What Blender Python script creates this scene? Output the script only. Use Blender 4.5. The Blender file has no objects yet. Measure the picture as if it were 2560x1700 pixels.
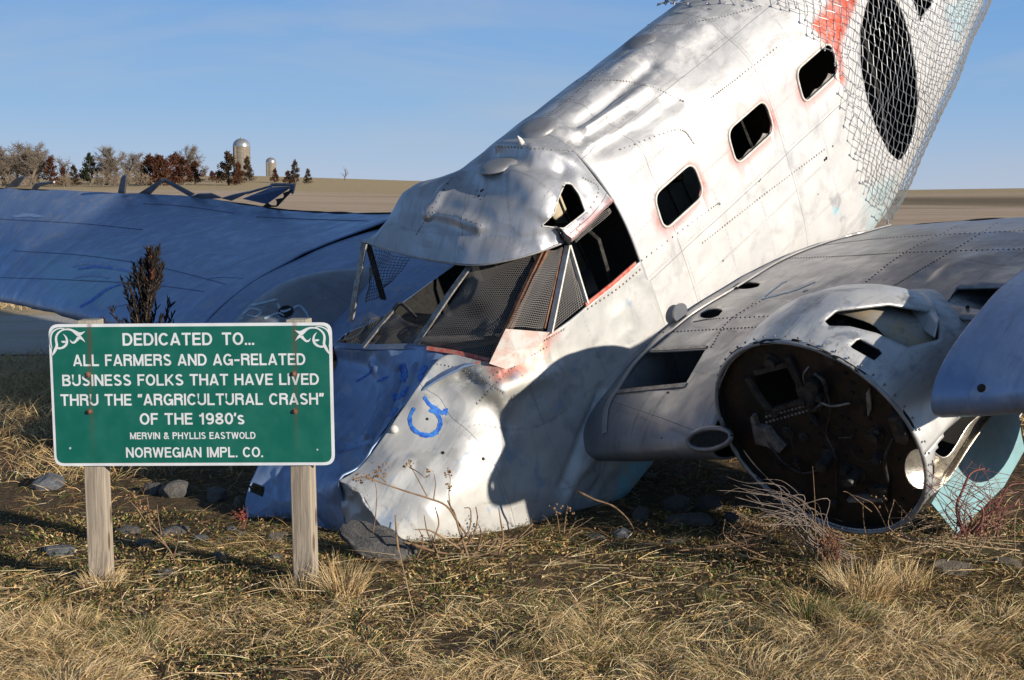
import bpy, math, random
import numpy as np
from mathutils import Vector, Matrix
from mathutils.bvhtree import BVHTree
sc = bpy.context.scene
C = sc.collection
R = math.radians
rng = np.random.default_rng(7)
random.seed(7)

# ------------------------------------------------------------------ camera
FPX, EYE = 3555.0, 1.72
PITCH = math.atan(378 / FPX)
cam = bpy.data.cameras.new('camera')
cam.sensor_width = 36.0
cam.lens = FPX / 2560 * 36.0
cam.clip_start, cam.clip_end = 0.1, 20000
camo = bpy.data.objects.new('camera', cam)
C.objects.link(camo)
camo.location = (0, 0, EYE)
camo.rotation_euler = (R(90) - PITCH, 0, 0)
sc.camera = camo

# ------------------------------------------------------------------ light
SUN_A, SUN_E = R(36), R(15.5)
SUN = np.array([math.cos(SUN_E) * math.cos(SUN_A), -math.cos(SUN_E) * math.sin(SUN_A), math.sin(SUN_E)])
w = bpy.data.worlds.new('World')
sc.world = w
w.use_nodes = True
nt = w.node_tree
bg = nt.nodes['Background']
sky = nt.nodes.new('ShaderNodeTexSky')
sky.sky_type = 'NISHITA'
sky.sun_disc = False
sky.sun_elevation = SUN_E
sky.sun_rotation = math.atan2(SUN[0], SUN[1])
sky.altitude = 300
sky.air_density = 1.0
sky.dust_density = 0.0
sky.ozone_density = 3.0
tc = nt.nodes.new('ShaderNodeTexCoord')
mp = nt.nodes.new('ShaderNodeMapping')
mp.inputs['Scale'].default_value = (2.2, 2.2, 13)
mp.inputs['Rotation'].default_value = (0.10, -0.12, 0)
nz = nt.nodes.new('ShaderNodeTexNoise')
nz.inputs['Scale'].default_value = 1.6
nz.inputs['Detail'].default_value = 7
nz.inputs['Roughness'].default_value = 0.55
nz.inputs['Distortion'].default_value = 0.5
rp = nt.nodes.new('ShaderNodeMapRange')
rp.inputs['From Min'].default_value = 0.45
rp.inputs['From Max'].default_value = 0.80
rp.inputs['To Max'].default_value = 0.5
mixc = nt.nodes.new('ShaderNodeMix')
mixc.data_type = 'RGBA'
mixc.inputs['B'].default_value = (4.6, 5.0, 5.6, 1)
nt.links.new(tc.outputs['Generated'], mp.inputs['Vector'])
nt.links.new(mp.outputs['Vector'], nz.inputs['Vector'])
nt.links.new(nz.outputs['Fac'], rp.inputs['Value'])
nt.links.new(rp.outputs['Result'], mixc.inputs['Factor'])
# the pale band of a clear winter sky above the horizon
sx = nt.nodes.new('ShaderNodeSeparateXYZ')
nt.links.new(tc.outputs['Generated'], sx.inputs[0])
cr_ = nt.nodes.new('ShaderNodeValToRGB')
el = cr_.color_ramp.elements
el[0].position, el[0].color = 0.0, (0.45, 0.57, 0.78, 1)
el[1].position, el[1].color = 1.0, (0.075, 0.25, 0.66, 1)
for p_, c_ in ((0.14, (0.28, 0.485, 0.80, 1)), (0.36, (0.145, 0.365, 0.77, 1))):
    e_ = el.new(p_); e_.color = c_
mz = nt.nodes.new('ShaderNodeMapRange'); mz.inputs['From Max'].default_value = 0.42
nt.links.new(sx.outputs[2], mz.inputs['Value']); nt.links.new(mz.outputs[0], cr_.inputs[0])
mb_ = nt.nodes.new('ShaderNodeMapRange'); mb_.interpolation_type = 'SMOOTHSTEP'
for k_, v_ in (('From Min', 0.18), ('From Max', 0.5), ('To Min', 0.88), ('To Max', 0.0)): mb_.inputs[k_].default_value = v_
nt.links.new(sx.outputs[2], mb_.inputs['Value'])
sc_ = nt.nodes.new('ShaderNodeVectorMath'); sc_.operation = 'SCALE'; sc_.inputs['Scale'].default_value = 8.9
nt.links.new(cr_.outputs[0], sc_.inputs[0])
mlow = nt.nodes.new('ShaderNodeMix'); mlow.data_type = 'RGBA'
nt.links.new(mb_.outputs[0], mlow.inputs['Factor']); nt.links.new(sky.outputs['Color'], mlow.inputs['A']); nt.links.new(sc_.outputs[0], mlow.inputs['B'])
nt.links.new(mlow.outputs['Result'], mixc.inputs['A'])
nt.links.new(mixc.outputs['Result'], bg.inputs['Color'])
bg.inputs['Strength'].default_value = 0.085
sl = bpy.data.lights.new('sun', 'SUN')
sl.energy = 5.0
sl.angle = R(0.53)
sl.color = (1.0, 0.90, 0.77)
so = bpy.data.objects.new('sun', sl)
C.objects.link(so)
so.location = (20, -10, 12)
so.rotation_euler = Vector(tuple(-SUN)).to_track_quat('-Z', 'Y').to_euler()
vs = sc.view_settings
vs.view_transform = 'Standard'
vs.look = 'None'
vs.exposure = 0.3
vs.gamma = 1.0

# ------------------------------------------------------------------ pixel helpers (measured on a 2361 px wide copy of the photo)
K = 2560 / 2361
cP, sP = math.cos(PITCH), math.sin(PITCH)
CAM = np.array([0, 0, EYE])
def ray(px, py):
    r = ((px * K - 1280) / FPX, 1.0, -(py * K - 850) / FPX)
    return np.array([r[0], r[1] * cP + r[2] * sP, r[2] * cP - r[1] * sP])
def proj(p):
    p = np.asarray(p, float) - CAM
    d = p[..., 1] * cP - p[..., 2] * sP
    u = p[..., 2] * cP + p[..., 1] * sP
    return np.stack([(p[..., 0] / d * FPX + 1280) / K, (850 - u / d * FPX) / K], -1)
def atd(px, py, d): return CAM + ray(px, py) * d
def G(px, py, z=0.0):
    r = ray(px, py)
    return CAM + r * ((z - EYE) / r[2])
# aeroplane frame: s aft, Y to port, Z up
AO = np.array([0.48555616, 8.50651699, 1.67222369])
AT = np.array([0.62418459, 0.60563041, 0.49356397])
AP = np.array([0.69635944, -0.7176932, 0.0])
AU = np.array([-0.35422751, -0.34369793, 0.86970949])
AM = np.array([AT, AP, AU])
def toW(l): return AO + np.asarray(l, float) @ AM
def toL(p): return (np.asarray(p, float) - AO) @ AM.T
CAML = toL(CAM)
def L(px, py, val, axis=1):
    r = AM @ ray(px, py)
    return CAML + r * ((val - CAML[axis]) / r[axis])

# ------------------------------------------------------------------ material helpers
def mat(name, col=(0.5, 0.5, 0.5), rough=0.6, metal=0.0, spec=0.5):
    m = bpy.data.materials.new(name)
    m.use_nodes = True
    b = m.node_tree.nodes['Principled BSDF']
    b.inputs['Base Color'].default_value = (*col, 1)
    b.inputs['Roughness'].default_value = rough
    b.inputs['Metallic'].default_value = metal
    b.inputs['Specular IOR Level'].default_value = spec
    return m
class NT:
    def __init__(s, m):
        s.t = m.node_tree; s.n = s.t.nodes; s.b = s.n['Principled BSDF']
    def lk(s, a, b): s.t.links.new(a, b)
    def setin(s, sock, v):
        if isinstance(v, bpy.types.NodeSocket): s.lk(v, sock)
        elif v is not None:
            sock.default_value = (*v, 1) if isinstance(v, (tuple, list)) and len(v) == 3 and sock.type == 'RGBA' else v
    def tc(s, which='Object'): return s.n.new('ShaderNodeTexCoord').outputs[which]
    def mapping(s, v, scale=(1, 1, 1), rot=(0, 0, 0), loc=(0, 0, 0)):
        n = s.n.new('ShaderNodeMapping'); s.lk(v, n.inputs['Vector'])
        n.inputs['Scale'].default_value = scale; n.inputs['Rotation'].default_value = rot; n.inputs['Location'].default_value = loc
        return n.outputs[0]
    def noise(s, v=None, scale=5, detail=4, rough=0.6, dist=0.0, out='Fac'):
        n = s.n.new('ShaderNodeTexNoise')
        if v is not None: s.lk(v, n.inputs['Vector'])
        n.inputs['Scale'].default_value = scale; n.inputs['Detail'].default_value = detail
        n.inputs['Roughness'].default_value = rough; n.inputs['Distortion'].default_value = dist
        return n.outputs[out]
    def voro(s, v=None, scale=5, feature='F1', out='Distance'):
        n = s.n.new('ShaderNodeTexVoronoi'); n.feature = feature
        if v is not None: s.lk(v, n.inputs['Vector'])
        n.inputs['Scale'].default_value = scale
        return n.outputs[out]
    def ramp(s, f, lo, hi, a=0.0, b=1.0, smooth=True):
        n = s.n.new('ShaderNodeMapRange')
        if smooth: n.interpolation_type = 'SMOOTHSTEP'
        s.lk(f, n.inputs['Value'])
        for k, v in zip(('From Min', 'From Max', 'To Min', 'To Max'), (lo, hi, a, b)): n.inputs[k].default_value = v
        return n.outputs[0]
    def mix(s, f, a, b, mode='MIX'):
        n = s.n.new('ShaderNodeMix'); n.data_type = 'RGBA'; n.blend_type = mode
        s.setin(n.inputs['Factor'], f); s.setin(n.inputs['A'], a); s.setin(n.inputs['B'], b)
        return n.outputs['Result']
    def math(s, op, a, b=None, c=None, clamp=False):
        n = s.n.new('ShaderNodeMath'); n.operation = op; n.use_clamp = clamp
        s.setin(n.inputs[0], a)
        if b is not None: s.setin(n.inputs[1], b)
        if c is not None: s.setin(n.inputs[2], c)
        return n.outputs[0]
    def attr(s, name, out='Color'):
        n = s.n.new('ShaderNodeAttribute'); n.attribute_name = name
        return n.outputs[out]
    def sep(s, v):
        n = s.n.new('ShaderNodeSeparateXYZ'); s.lk(v, n.inputs[0]); return n.outputs
    def bump(s, h, strength=0.3, dist=0.01, prev=None):
        n = s.n.new('ShaderNodeBump'); s.lk(h, n.inputs['Height'])
        n.inputs['Strength'].default_value = strength; n.inputs['Distance'].default_value = dist
        if prev is not None: s.lk(prev, n.inputs['Normal'])
        return n.outputs[0]
    def out(s, col=None, rough=None, metal=None, normal=None):
        for k, v in (('Base Color', col), ('Roughness', rough), ('Metallic', metal), ('Normal', normal)):
            if v is not None: s.setin(s.b.inputs[k], v)

# ------------------------------------------------------------------ mesh helpers
def tag(o, label=None, cat=None, group=None, kind=None):
    if label: o['label'] = label
    if cat: o['category'] = cat
    if group: o['group'] = group
    if kind: o['kind'] = kind
    return o
def link(name, me, parent=None, mats=()):
    o = bpy.data.objects.new(name, me); C.objects.link(o)
    for m in (mats if isinstance(mats, (list, tuple)) else [mats]): me.materials.append(m)
    if parent: o.parent = parent
    return o
def empty(name, loc=(0, 0, 0), rz=0):
    o = bpy.data.objects.new(name, None); C.objects.link(o)
    o.location = loc; o.rotation_euler = (0, 0, rz); o.empty_display_size = 0.2
    return o
def fast_mesh(name, V, F3=None, F4=None, smooth=True, uv=None, cols=None, mi=None):
    """numpy mesh: V (n,3), F3 (a,3), F4 (b,4)"""
    me = bpy.data.meshes.new(name)
    V = np.asarray(V, np.float32)
    F3 = np.zeros((0, 3), np.int32) if F3 is None else np.asarray(F3, np.int32)
    F4 = np.zeros((0, 4), np.int32) if F4 is None else np.asarray(F4, np.int32)
    nl = F3.size + F4.size
    me.vertices.add(len(V)); me.vertices.foreach_set('co', V.ravel())
    me.loops.add(nl); idx = np.concatenate([F4.ravel(), F3.ravel()]); me.loops.foreach_set('vertex_index', idx)
    st = np.concatenate([np.arange(len(F4)) * 4, F4.size + np.arange(len(F3)) * 3]).astype(np.int32)
    me.polygons.add(len(st)); me.polygons.foreach_set('loop_start', st)
    me.polygons.foreach_set('use_smooth', np.full(len(st), smooth))
    if mi is not None: me.polygons.foreach_set('material_index', np.asarray(mi, np.int32))
    if uv is not None:
        l = me.uv_layers.new(name='UVMap'); l.data.foreach_set('uv', np.asarray(uv, np.float32)[idx].ravel())
    for k, c in (cols or {}).items():
        a = me.attributes.new(k, 'FLOAT_COLOR', 'POINT')
        c = np.asarray(c, np.float32)
        if c.shape[1] == 3: c = np.concatenate([c, np.ones((len(c), 1), np.float32)], 1)
        a.data.foreach_set('color', c.ravel())
    me.update(calc_edges=True); me.validate()
    return me
class MB:
    """collects simple shapes into one mesh"""
    def __init__(s): s.v = []; s.f = []
    def add(s, v, f):
        b = len(s.v); s.v += [tuple(map(float, p)) for p in v]; s.f += [tuple(i + b for i in q) for q in f]
        return s
    def box(s, c, size, M=None):
        x, y, z = [k / 2 for k in size]
        v = [(a, b, d) for a in (-x, x) for b in (-y, y) for d in (-z, z)]
        if M is not None: v = [M @ np.array(p) for p in v]
        v = [np.array(c) + np.array(p) for p in v]
        return s.add(v, [(0, 1, 3, 2), (4, 6, 7, 5), (0, 4, 5, 1), (2, 3, 7, 6), (0, 2, 6, 4), (1, 5, 7, 3)])
    def tube(s, pts, r, n=6, cap=True):
        P = np.array(pts, float); m = len(P)
        rr = np.full(m, r, float) if np.isscalar(r) else np.array(r, float)
        T = np.gradient(P, axis=0); T /= np.maximum(np.linalg.norm(T, axis=1, keepdims=True), 1e-9)
        up = np.array([0, 0, 1.0]) if abs(T[0][2]) < 0.9 else np.array([1.0, 0, 0])
        v = []
        for i in range(m):
            a = np.cross(T[i], up); a /= np.linalg.norm(a); b = np.cross(a, T[i]); up = b
            for k in range(n):
                t = 2 * math.pi * k / n
                v.append(P[i] + rr[i] * (a * math.cos(t) + b * math.sin(t)))
        f = [(i * n + k, i * n + (k + 1) % n, (i + 1) * n + (k + 1) % n, (i + 1) * n + k) for i in range(m - 1) for k in range(n)]
        if cap: f += [tuple(range(n - 1, -1, -1)), tuple((m - 1) * n + k for k in range(n))]
        return s.add(v, f)
    def bar(s, pts, w, t, side):
        """flat strip of rectangular section along pts; side = width direction"""
        P = np.array(pts, float); T = np.gradient(P, axis=0); v = []
        for i in range(len(P)):
            a = np.array(side, float) if np.ndim(side) == 1 else np.array(side[i], float)
            tt = T[i] / np.linalg.norm(T[i]); a = a - tt * np.dot(a, tt); a /= np.linalg.norm(a); b = np.cross(tt, a)
            ww = w if np.isscalar(w) else w[i]
            for x, y in ((-1, -1), (1, -1), (1, 1), (-1, 1)): v.append(P[i] + a * x * ww / 2 + b * y * t / 2)
        m = len(P)
        f = [(i * 4 + k, i * 4 + (k + 1) % 4, i * 4 + 4 + (k + 1) % 4, i * 4 + 4 + k) for i in range(m - 1) for k in range(4)]
        f += [(3, 2, 1, 0), tuple(4 * (m - 1) + k for k in range(4))]
        return s.add(v, f)
    def disc(s, c, nrm, r, h=0.004, n=12, dome=0.0):
        nrm = np.array(nrm, float); nrm /= np.linalg.norm(nrm)
        a = np.cross(nrm, (0, 0, 1.0) if abs(nrm[2]) < 0.9 else (1.0, 0, 0)); a /= np.linalg.norm(a); b = np.cross(nrm, a)
        c = np.array(c, float); v = []
        rings = [(r, 0), (r, h)] + ([(r * 0.7, h + dome * 0.7), (r * 0.35, h + dome * 0.95)] if dome else [])
        for rr, hh in rings:
            v += [c + nrm * hh + rr * (a * math.cos(2 * math.pi * k / n) + b * math.sin(2 * math.pi * k / n)) for k in range(n)]
        v.append(c + nrm * (h + dome))
        m = len(rings)
        f = [(i * n + k, i * n + (k + 1) % n, (i + 1) * n + (k + 1) % n, (i + 1) * n + k) for i in range(m - 1) for k in range(n)]
        f += [((m - 1) * n + k, (m - 1) * n + (k + 1) % n, m * n) for k in range(n)]
        return s.add(v, f)
    def build(s, name, m, parent=None, smooth=False, bevel=0):
        me = bpy.data.meshes.new(name); me.from_pydata(s.v, [], s.f); me.update()
        if smooth: me.polygons.foreach_set('use_smooth', np.full(len(me.polygons), True))
        o = link(name, me, parent, m)
        if bevel:
            b = o.modifiers.new('bevel', 'BEVEL'); b.width = bevel; b.segments = 2; b.limit_method = 'ANGLE'
        return o
def cr(P, n):
    """Catmull-Rom through P along axis 0, n samples"""
    P = np.asarray(P, float); m = len(P)
    if m == 2:
        t = np.linspace(0, 1, n).reshape((-1,) + (1,) * (P.ndim - 1)); return P[0] * (1 - t) + P[1] * t
    Q = np.concatenate([[2 * P[0] - P[1]], P, [2 * P[-1] - P[-2]]])
    t = np.linspace(0, m - 1, n); i = np.minimum(t.astype(int), m - 2); u = (t - i).reshape((-1,) + (1,) * (P.ndim - 1))
    a, b, c, d = Q[i], Q[i + 1], Q[i + 2], Q[i + 3]
    return 0.5 * (2 * b + (c - a) * u + (2 * a - 5 * b + 4 * c - d) * u * u + (3 * b - a - 3 * c + d) * u ** 3)
def vnoise(P, scale, seed=0):
    """smooth value noise in 3-D, about -1..1"""
    q = np.asarray(P, float) * scale + seed * 17.31
    i = np.floor(q).astype(np.int64); f = q - i; f = f * f * (3 - 2 * f)
    def h(x, y, z):
        n = (x * 374761393 + y * 668265263 + z * 2147483647 + seed * 1274126177) & 0xffffffff
        n = ((n ^ (n >> 13)) * 1274126177) & 0xffffffff
        return ((n ^ (n >> 16)) & 0xffff) / 32767.5 - 1
    r = 0
    for dx in (0, 1):
        for dy in (0, 1):
            for dz in (0, 1):
                wgt = (f[..., 0] if dx else 1 - f[..., 0]) * (f[..., 1] if dy else 1 - f[..., 1]) * (f[..., 2] if dz else 1 - f[..., 2])
                r = r + wgt * h(i[..., 0] + dx, i[..., 1] + dy, i[..., 2] + dz)
    return r
def inpoly(p, poly):
    x, y = p[:, 0], p[:, 1]; r = np.zeros(len(p), bool); n = len(poly)
    for i in range(n):
        (x1, y1), (x2, y2) = poly[i], poly[(i + 1) % n]
        if y1 == y2: continue
        c = ((y1 > y) != (y2 > y)) & (x < (x2 - x1) * (y - y1) / (y2 - y1) + x1)
        r ^= c
    return r
def nearest_on(p, poly):
    best = None; bd = np.full(len(p), 1e18)
    out = p.copy(); n = len(poly); poly = np.asarray(poly, float)
    for i in range(n):
        a, b = poly[i], poly[(i + 1) % n]; d = b - a
        t = np.clip(((p - a) @ d) / max(d @ d, 1e-12), 0, 1); q = a + t[:, None] * d
        dd = ((q - p) ** 2).sum(1); m = dd < bd
        out[m] = q[m]; bd[m] = dd[m]
    return out
def rounded(poly, r, n=5):
    """polygon with rounded corners"""
    P = np.asarray(poly, float); out = []
    for i in range(len(P)):
        a, b, c = P[i - 1], P[i], P[(i + 1) % len(P)]
        u = (a - b); v = (c - b); lu, lv = np.linalg.norm(u), np.linalg.norm(v)
        k = min(r, lu * 0.45, lv * 0.45); p, q = b + u / lu * k, b + v / lv * k
        for t in np.linspace(0, 1, n): out.append((1 - t) ** 2 * p + 2 * t * (1 - t) * b + t * t * q)
    return np.array(out)
def ellipse(cx, cy, rx, ry, rot=0, n=28):
    t = np.linspace(0, 2 * math.pi, n, endpoint=False); x, y = rx * np.cos(t), ry * np.sin(t)
    return np.stack([cx + x * math.cos(rot) - y * math.sin(rot), cy + x * math.sin(rot) + y * math.cos(rot)], 1)

# ------------------------------------------------------------------ aeroplane materials
def rivets(t, uv, du, dv, pitch=0.03, r=0.0032, off=(0.0, 0.0)):
    """dots along lines u = k*du and v = k*dv, and the thin seam beside them"""
    u, v = t.sep(uv)[0], t.sep(uv)[1]
    def near(x, step, o=0.0):
        a = t.math('FRACT', t.math('ADD', t.math('DIVIDE', x, step), 0.5 + o))
        return t.math('MULTIPLY', t.math('ABSOLUTE', t.math('SUBTRACT', a, 0.5)), step)
    def dots(x, xs, ox, y):
        a, b = near(x, xs, ox), near(y, pitch)
        d = t.math('SQRT', t.math('ADD', t.math('MULTIPLY', a, a), t.math('MULTIPLY', b, b)))
        return t.ramp(d, r * 0.5, r * 1.3, 1, 0), a
    d1, a1 = dots(u, du, off[0], v); d2, a2 = dots(v, dv, off[1], u)
    seam = t.math('MAXIMUM', t.ramp(near(u, du * 3, off[0] + 0.02), 0.0006, 0.0022, 1, 0), t.ramp(near(v, dv * 3, off[1] + 0.03), 0.0006, 0.0022, 1, 0))
    grime = t.math('MAXIMUM', t.ramp(a1, 0.0, 0.02, 1, 0), t.ramp(a2, 0.0, 0.02, 1, 0))
    return t.math('MAXIMUM', d1, d2), seam, grime
def skin_mat(name, paint, paint2, bare, metal=(0.2, 0.75), rough=(0.42, 0.5), blue=0.0, scuff=0.35, du=0.38, dv=0.27, dirt=0.35):
    m = mat(name); t = NT(m); o = t.tc('Object'); uv = t.tc('UV')
    mk = t.sep(t.attr('mask', 'Vector'))
    big = t.noise(o, 1.7, 6, 0.62, 0.4); mid = t.noise(o, 7, 7, 0.65, 0.3)
    streak = t.noise(t.mapping(o, (5, 34, 5)), 1.0, 5, 0.65, 0.6); fine = t.noise(o, 60, 4, 0.7)
    col = t.mix(t.ramp(big, 0.32, 0.72), paint, paint2)
    bare_f = t.math('MULTIPLY', t.ramp(t.math('ADD', t.math('MULTIPLY', mid, 0.7), t.math('MULTIPLY', big, 0.3)), 0.53, 0.60), scuff)
    bare_f = t.math('MAXIMUM', bare_f, t.math('MULTIPLY', mk[2], t.ramp(mid, 0.40, 0.55)))
    col = t.mix(bare_f, col, bare)
    if blue:
        bf = t.math('MULTIPLY', t.ramp(t.math('ADD', t.math('MULTIPLY', streak, 0.5), t.math('MULTIPLY', mid, 0.5)), 0.54, 0.64), blue)
        col = t.mix(bf, col, (0.22, 0.42, 0.72))
    redn = t.ramp(t.math('ADD', t.math('MULTIPLY', fine, 0.35), t.math('MULTIPLY', mid, 0.65)), 0.30, 0.58, 0.35, 1.0)
    col = t.mix(t.math('MULTIPLY', mk[0], redn, clamp=True), col, (0.62, 0.085, 0.035))
    col = t.mix(t.math('MULTIPLY', mk[1], t.ramp(mid, 0.36, 0.50), clamp=True), col, (0.30, 0.60, 0.68))
    dots, seam, grime = rivets(t, uv, du, dv)
    dn = t.math('MULTIPLY', t.ramp(streak, 0.48, 0.75), dirt)
    dn = t.math('MAXIMUM', dn, t.math('MULTIPLY', grime, t.ramp(mid, 0.42, 0.62, 0, dirt * 0.7)))
    col = t.mix(dn, col, (0.13, 0.115, 0.10))
    spots = t.ramp(t.voro(o, 26), 0.03, 0.07, 0.7, 0)
    col = t.mix(t.math('MULTIPLY', spots, t.ramp(mid, 0.5, 0.62)), col, (0.10, 0.085, 0.075))
    col = t.mix(t.math('MULTIPLY', seam, 0.75), col, (0.05, 0.05, 0.055))
    col = t.mix(t.math('MULTIPLY', dots, 0.40), col, (0.09, 0.085, 0.085))
    rg = t.ramp(mid, 0.3, 0.7, rough[0] - 0.08, rough[0] + 0.14)
    b = t.bump(t.math('ADD', t.math('MULTIPLY', t.noise(o, 5, 3, 0.5), 1.0), t.math('MULTIPLY', mid, 0.35)), 0.18, 0.03)
    b = t.bump(t.math('SUBTRACT', dots, t.math('MULTIPLY', seam, 1.5)), 0.55, 0.0025, b)
    t.out(col, rg, t.ramp(bare_f, 0, 1, metal[0], metal[1]), b)
    return m
M = {}
M['skin'] = skin_mat('weathered_white_skin', (0.66, 0.645, 0.62), (0.60, 0.60, 0.59), (0.48, 0.48, 0.48), metal=(0.28, 0.5), rough=(0.44, 0.4), scuff=0.15, dirt=0.32)
M['roof'] = skin_mat('shade_toned_roof_skin', (0.46, 0.465, 0.475), (0.40, 0.41, 0.43), (0.42, 0.42, 0.43), metal=(0.5, 0.7), rough=(0.40, 0.4), blue=0.15, scuff=0.3, dirt=0.4)  # skin paint greyed to carry the roof's shade in its colour
M['nose'] = skin_mat('weathered_nose_skin', (0.56, 0.555, 0.525), (0.45, 0.46, 0.46), (0.36, 0.35, 0.31), metal=(0.25, 0.6), rough=(0.46, 0.4), blue=0.45, scuff=0.4, du=0.55, dv=0.42)
M['wing'] = skin_mat('weathered_blue_grey_wing', (0.34, 0.335, 0.34), (0.25, 0.26, 0.29), (0.33, 0.31, 0.27), metal=(0.55, 0.8), rough=(0.40, 0.4), blue=0.15, du=0.42, dv=0.36, dirt=0.5)
M['bluewing'] = skin_mat('weathered_blue_wing', (0.225, 0.32, 0.50), (0.165, 0.26, 0.45), (0.40, 0.43, 0.48), metal=(0.4, 0.7), rough=(0.40, 0.4), blue=0.45, scuff=0.5, du=0.6, dv=0.5, dirt=0.4)
M['capmetal'] = skin_mat('dull_grey_cowl', (0.22, 0.24, 0.27), (0.17, 0.19, 0.23), (0.30, 0.30, 0.30), metal=(0.3, 0.6), blue=0.35, dirt=0.5)
M['nac'] = skin_mat('weathered_nacelle_skin', (0.62, 0.61, 0.58), (0.50, 0.52, 0.54), (0.42, 0.41, 0.39), metal=(0.3, 0.8), blue=0.3, scuff=0.6, du=0.30, dv=0.30)
M['turq'] = skin_mat('turquoise_paint', (0.33, 0.66, 0.72), (0.40, 0.68, 0.72), (0.45, 0.52, 0.52), metal=(0.0, 0.5), scuff=0.35, du=0.9, dv=0.9, dirt=0.3)
def worn(name, a, b, rough=0.7, metal=0.0, scale=14, bump=0.3):
    m = mat(name); t = NT(m); o = t.tc('Object'); n = t.noise(o, scale, 6, 0.65, 0.3); n2 = t.noise(o, scale * 4, 4, 0.6)
    c = t.mix(t.ramp(n, 0.38, 0.62), a, b); c = t.mix(t.ramp(n2, 0.56, 0.72, 0, 0.5), c, tuple(x * 0.4 for x in a))
    t.out(c, t.ramp(n2, 0.3, 0.7, rough - 0.12, min(1, rough + 0.12)), metal, t.bump(n2, bump, 0.004))
    return m
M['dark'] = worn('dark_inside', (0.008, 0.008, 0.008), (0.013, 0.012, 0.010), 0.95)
M['inner'] = worn('dull_inner_metal', (0.022, 0.021, 0.019), (0.038, 0.035, 0.030), 0.8, 0.1)
M['rust'] = worn('rusty_steel', (0.13, 0.055, 0.03), (0.23, 0.12, 0.07), 0.85, 0.1, 30)
M['firewall'] = worn('sooty_firewall', (0.030, 0.026, 0.023), (0.060, 0.040, 0.028), 0.55, 0.45, 7)
M['iron'] = worn('dark_iron', (0.05, 0.048, 0.045), (0.10, 0.095, 0.09), 0.5, 0.6, 20)
M['bright'] = worn('bright_bare_metal', (0.72, 0.68, 0.60), (0.55, 0.51, 0.45), 0.35, 0.75, 10)
M['tan'] = worn('tan_primer', (0.42, 0.34, 0.22), (0.34, 0.32, 0.29), 0.6, 0.15, 9)
M['post'] = worn('dull_frame_metal', (0.33, 0.32, 0.30), (0.20, 0.17, 0.15), 0.55, 0.5, 22)
M['whitepost'] = worn('white_frame_paint', (0.70, 0.68, 0.63), (0.55, 0.52, 0.46), 0.55, 0.0, 22)
M['wire'] = mat('galvanised_wire', (0.36, 0.37, 0.38), 0.45, 0.5)
M['screen'] = mat('weathered_screen_wire', (0.24, 0.225, 0.21), 0.5, 0.4)
M['bluepaint'] = worn('blue_spray_paint', (0.02, 0.10, 0.48), (0.06, 0.24, 0.68), 0.45, 0, 30)
M['palepaint'] = worn('pale_chalk_paint', (0.42, 0.55, 0.62), (0.30, 0.42, 0.52), 0.7, 0, 40)
M['redpaint'] = worn('flaking_red_paint', (0.55, 0.07, 0.04), (0.45, 0.22, 0.17), 0.6, 0, 30)
M['gusset'] = worn('red_worn_white_plate', (0.62, 0.60, 0.57), (0.60, 0.45, 0.40), 0.6, 0.1, 13)
M['seam'] = mat('dark_seam', (0.10, 0.14, 0.24), 0.7)
M['palescuff'] = worn('pale_blue_scuff', (0.30, 0.42, 0.60), (0.22, 0.33, 0.55), 0.6, 0.1, 25)
M['lining'] = worn('tan_primer_lining', (.50, .43, .30), (.42, .37, .27), .7, 0, 9)
M['rubber'] = worn('old_rubber', (0.02, 0.02, 0.02), (0.035, 0.033, 0.03), 0.85)

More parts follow.
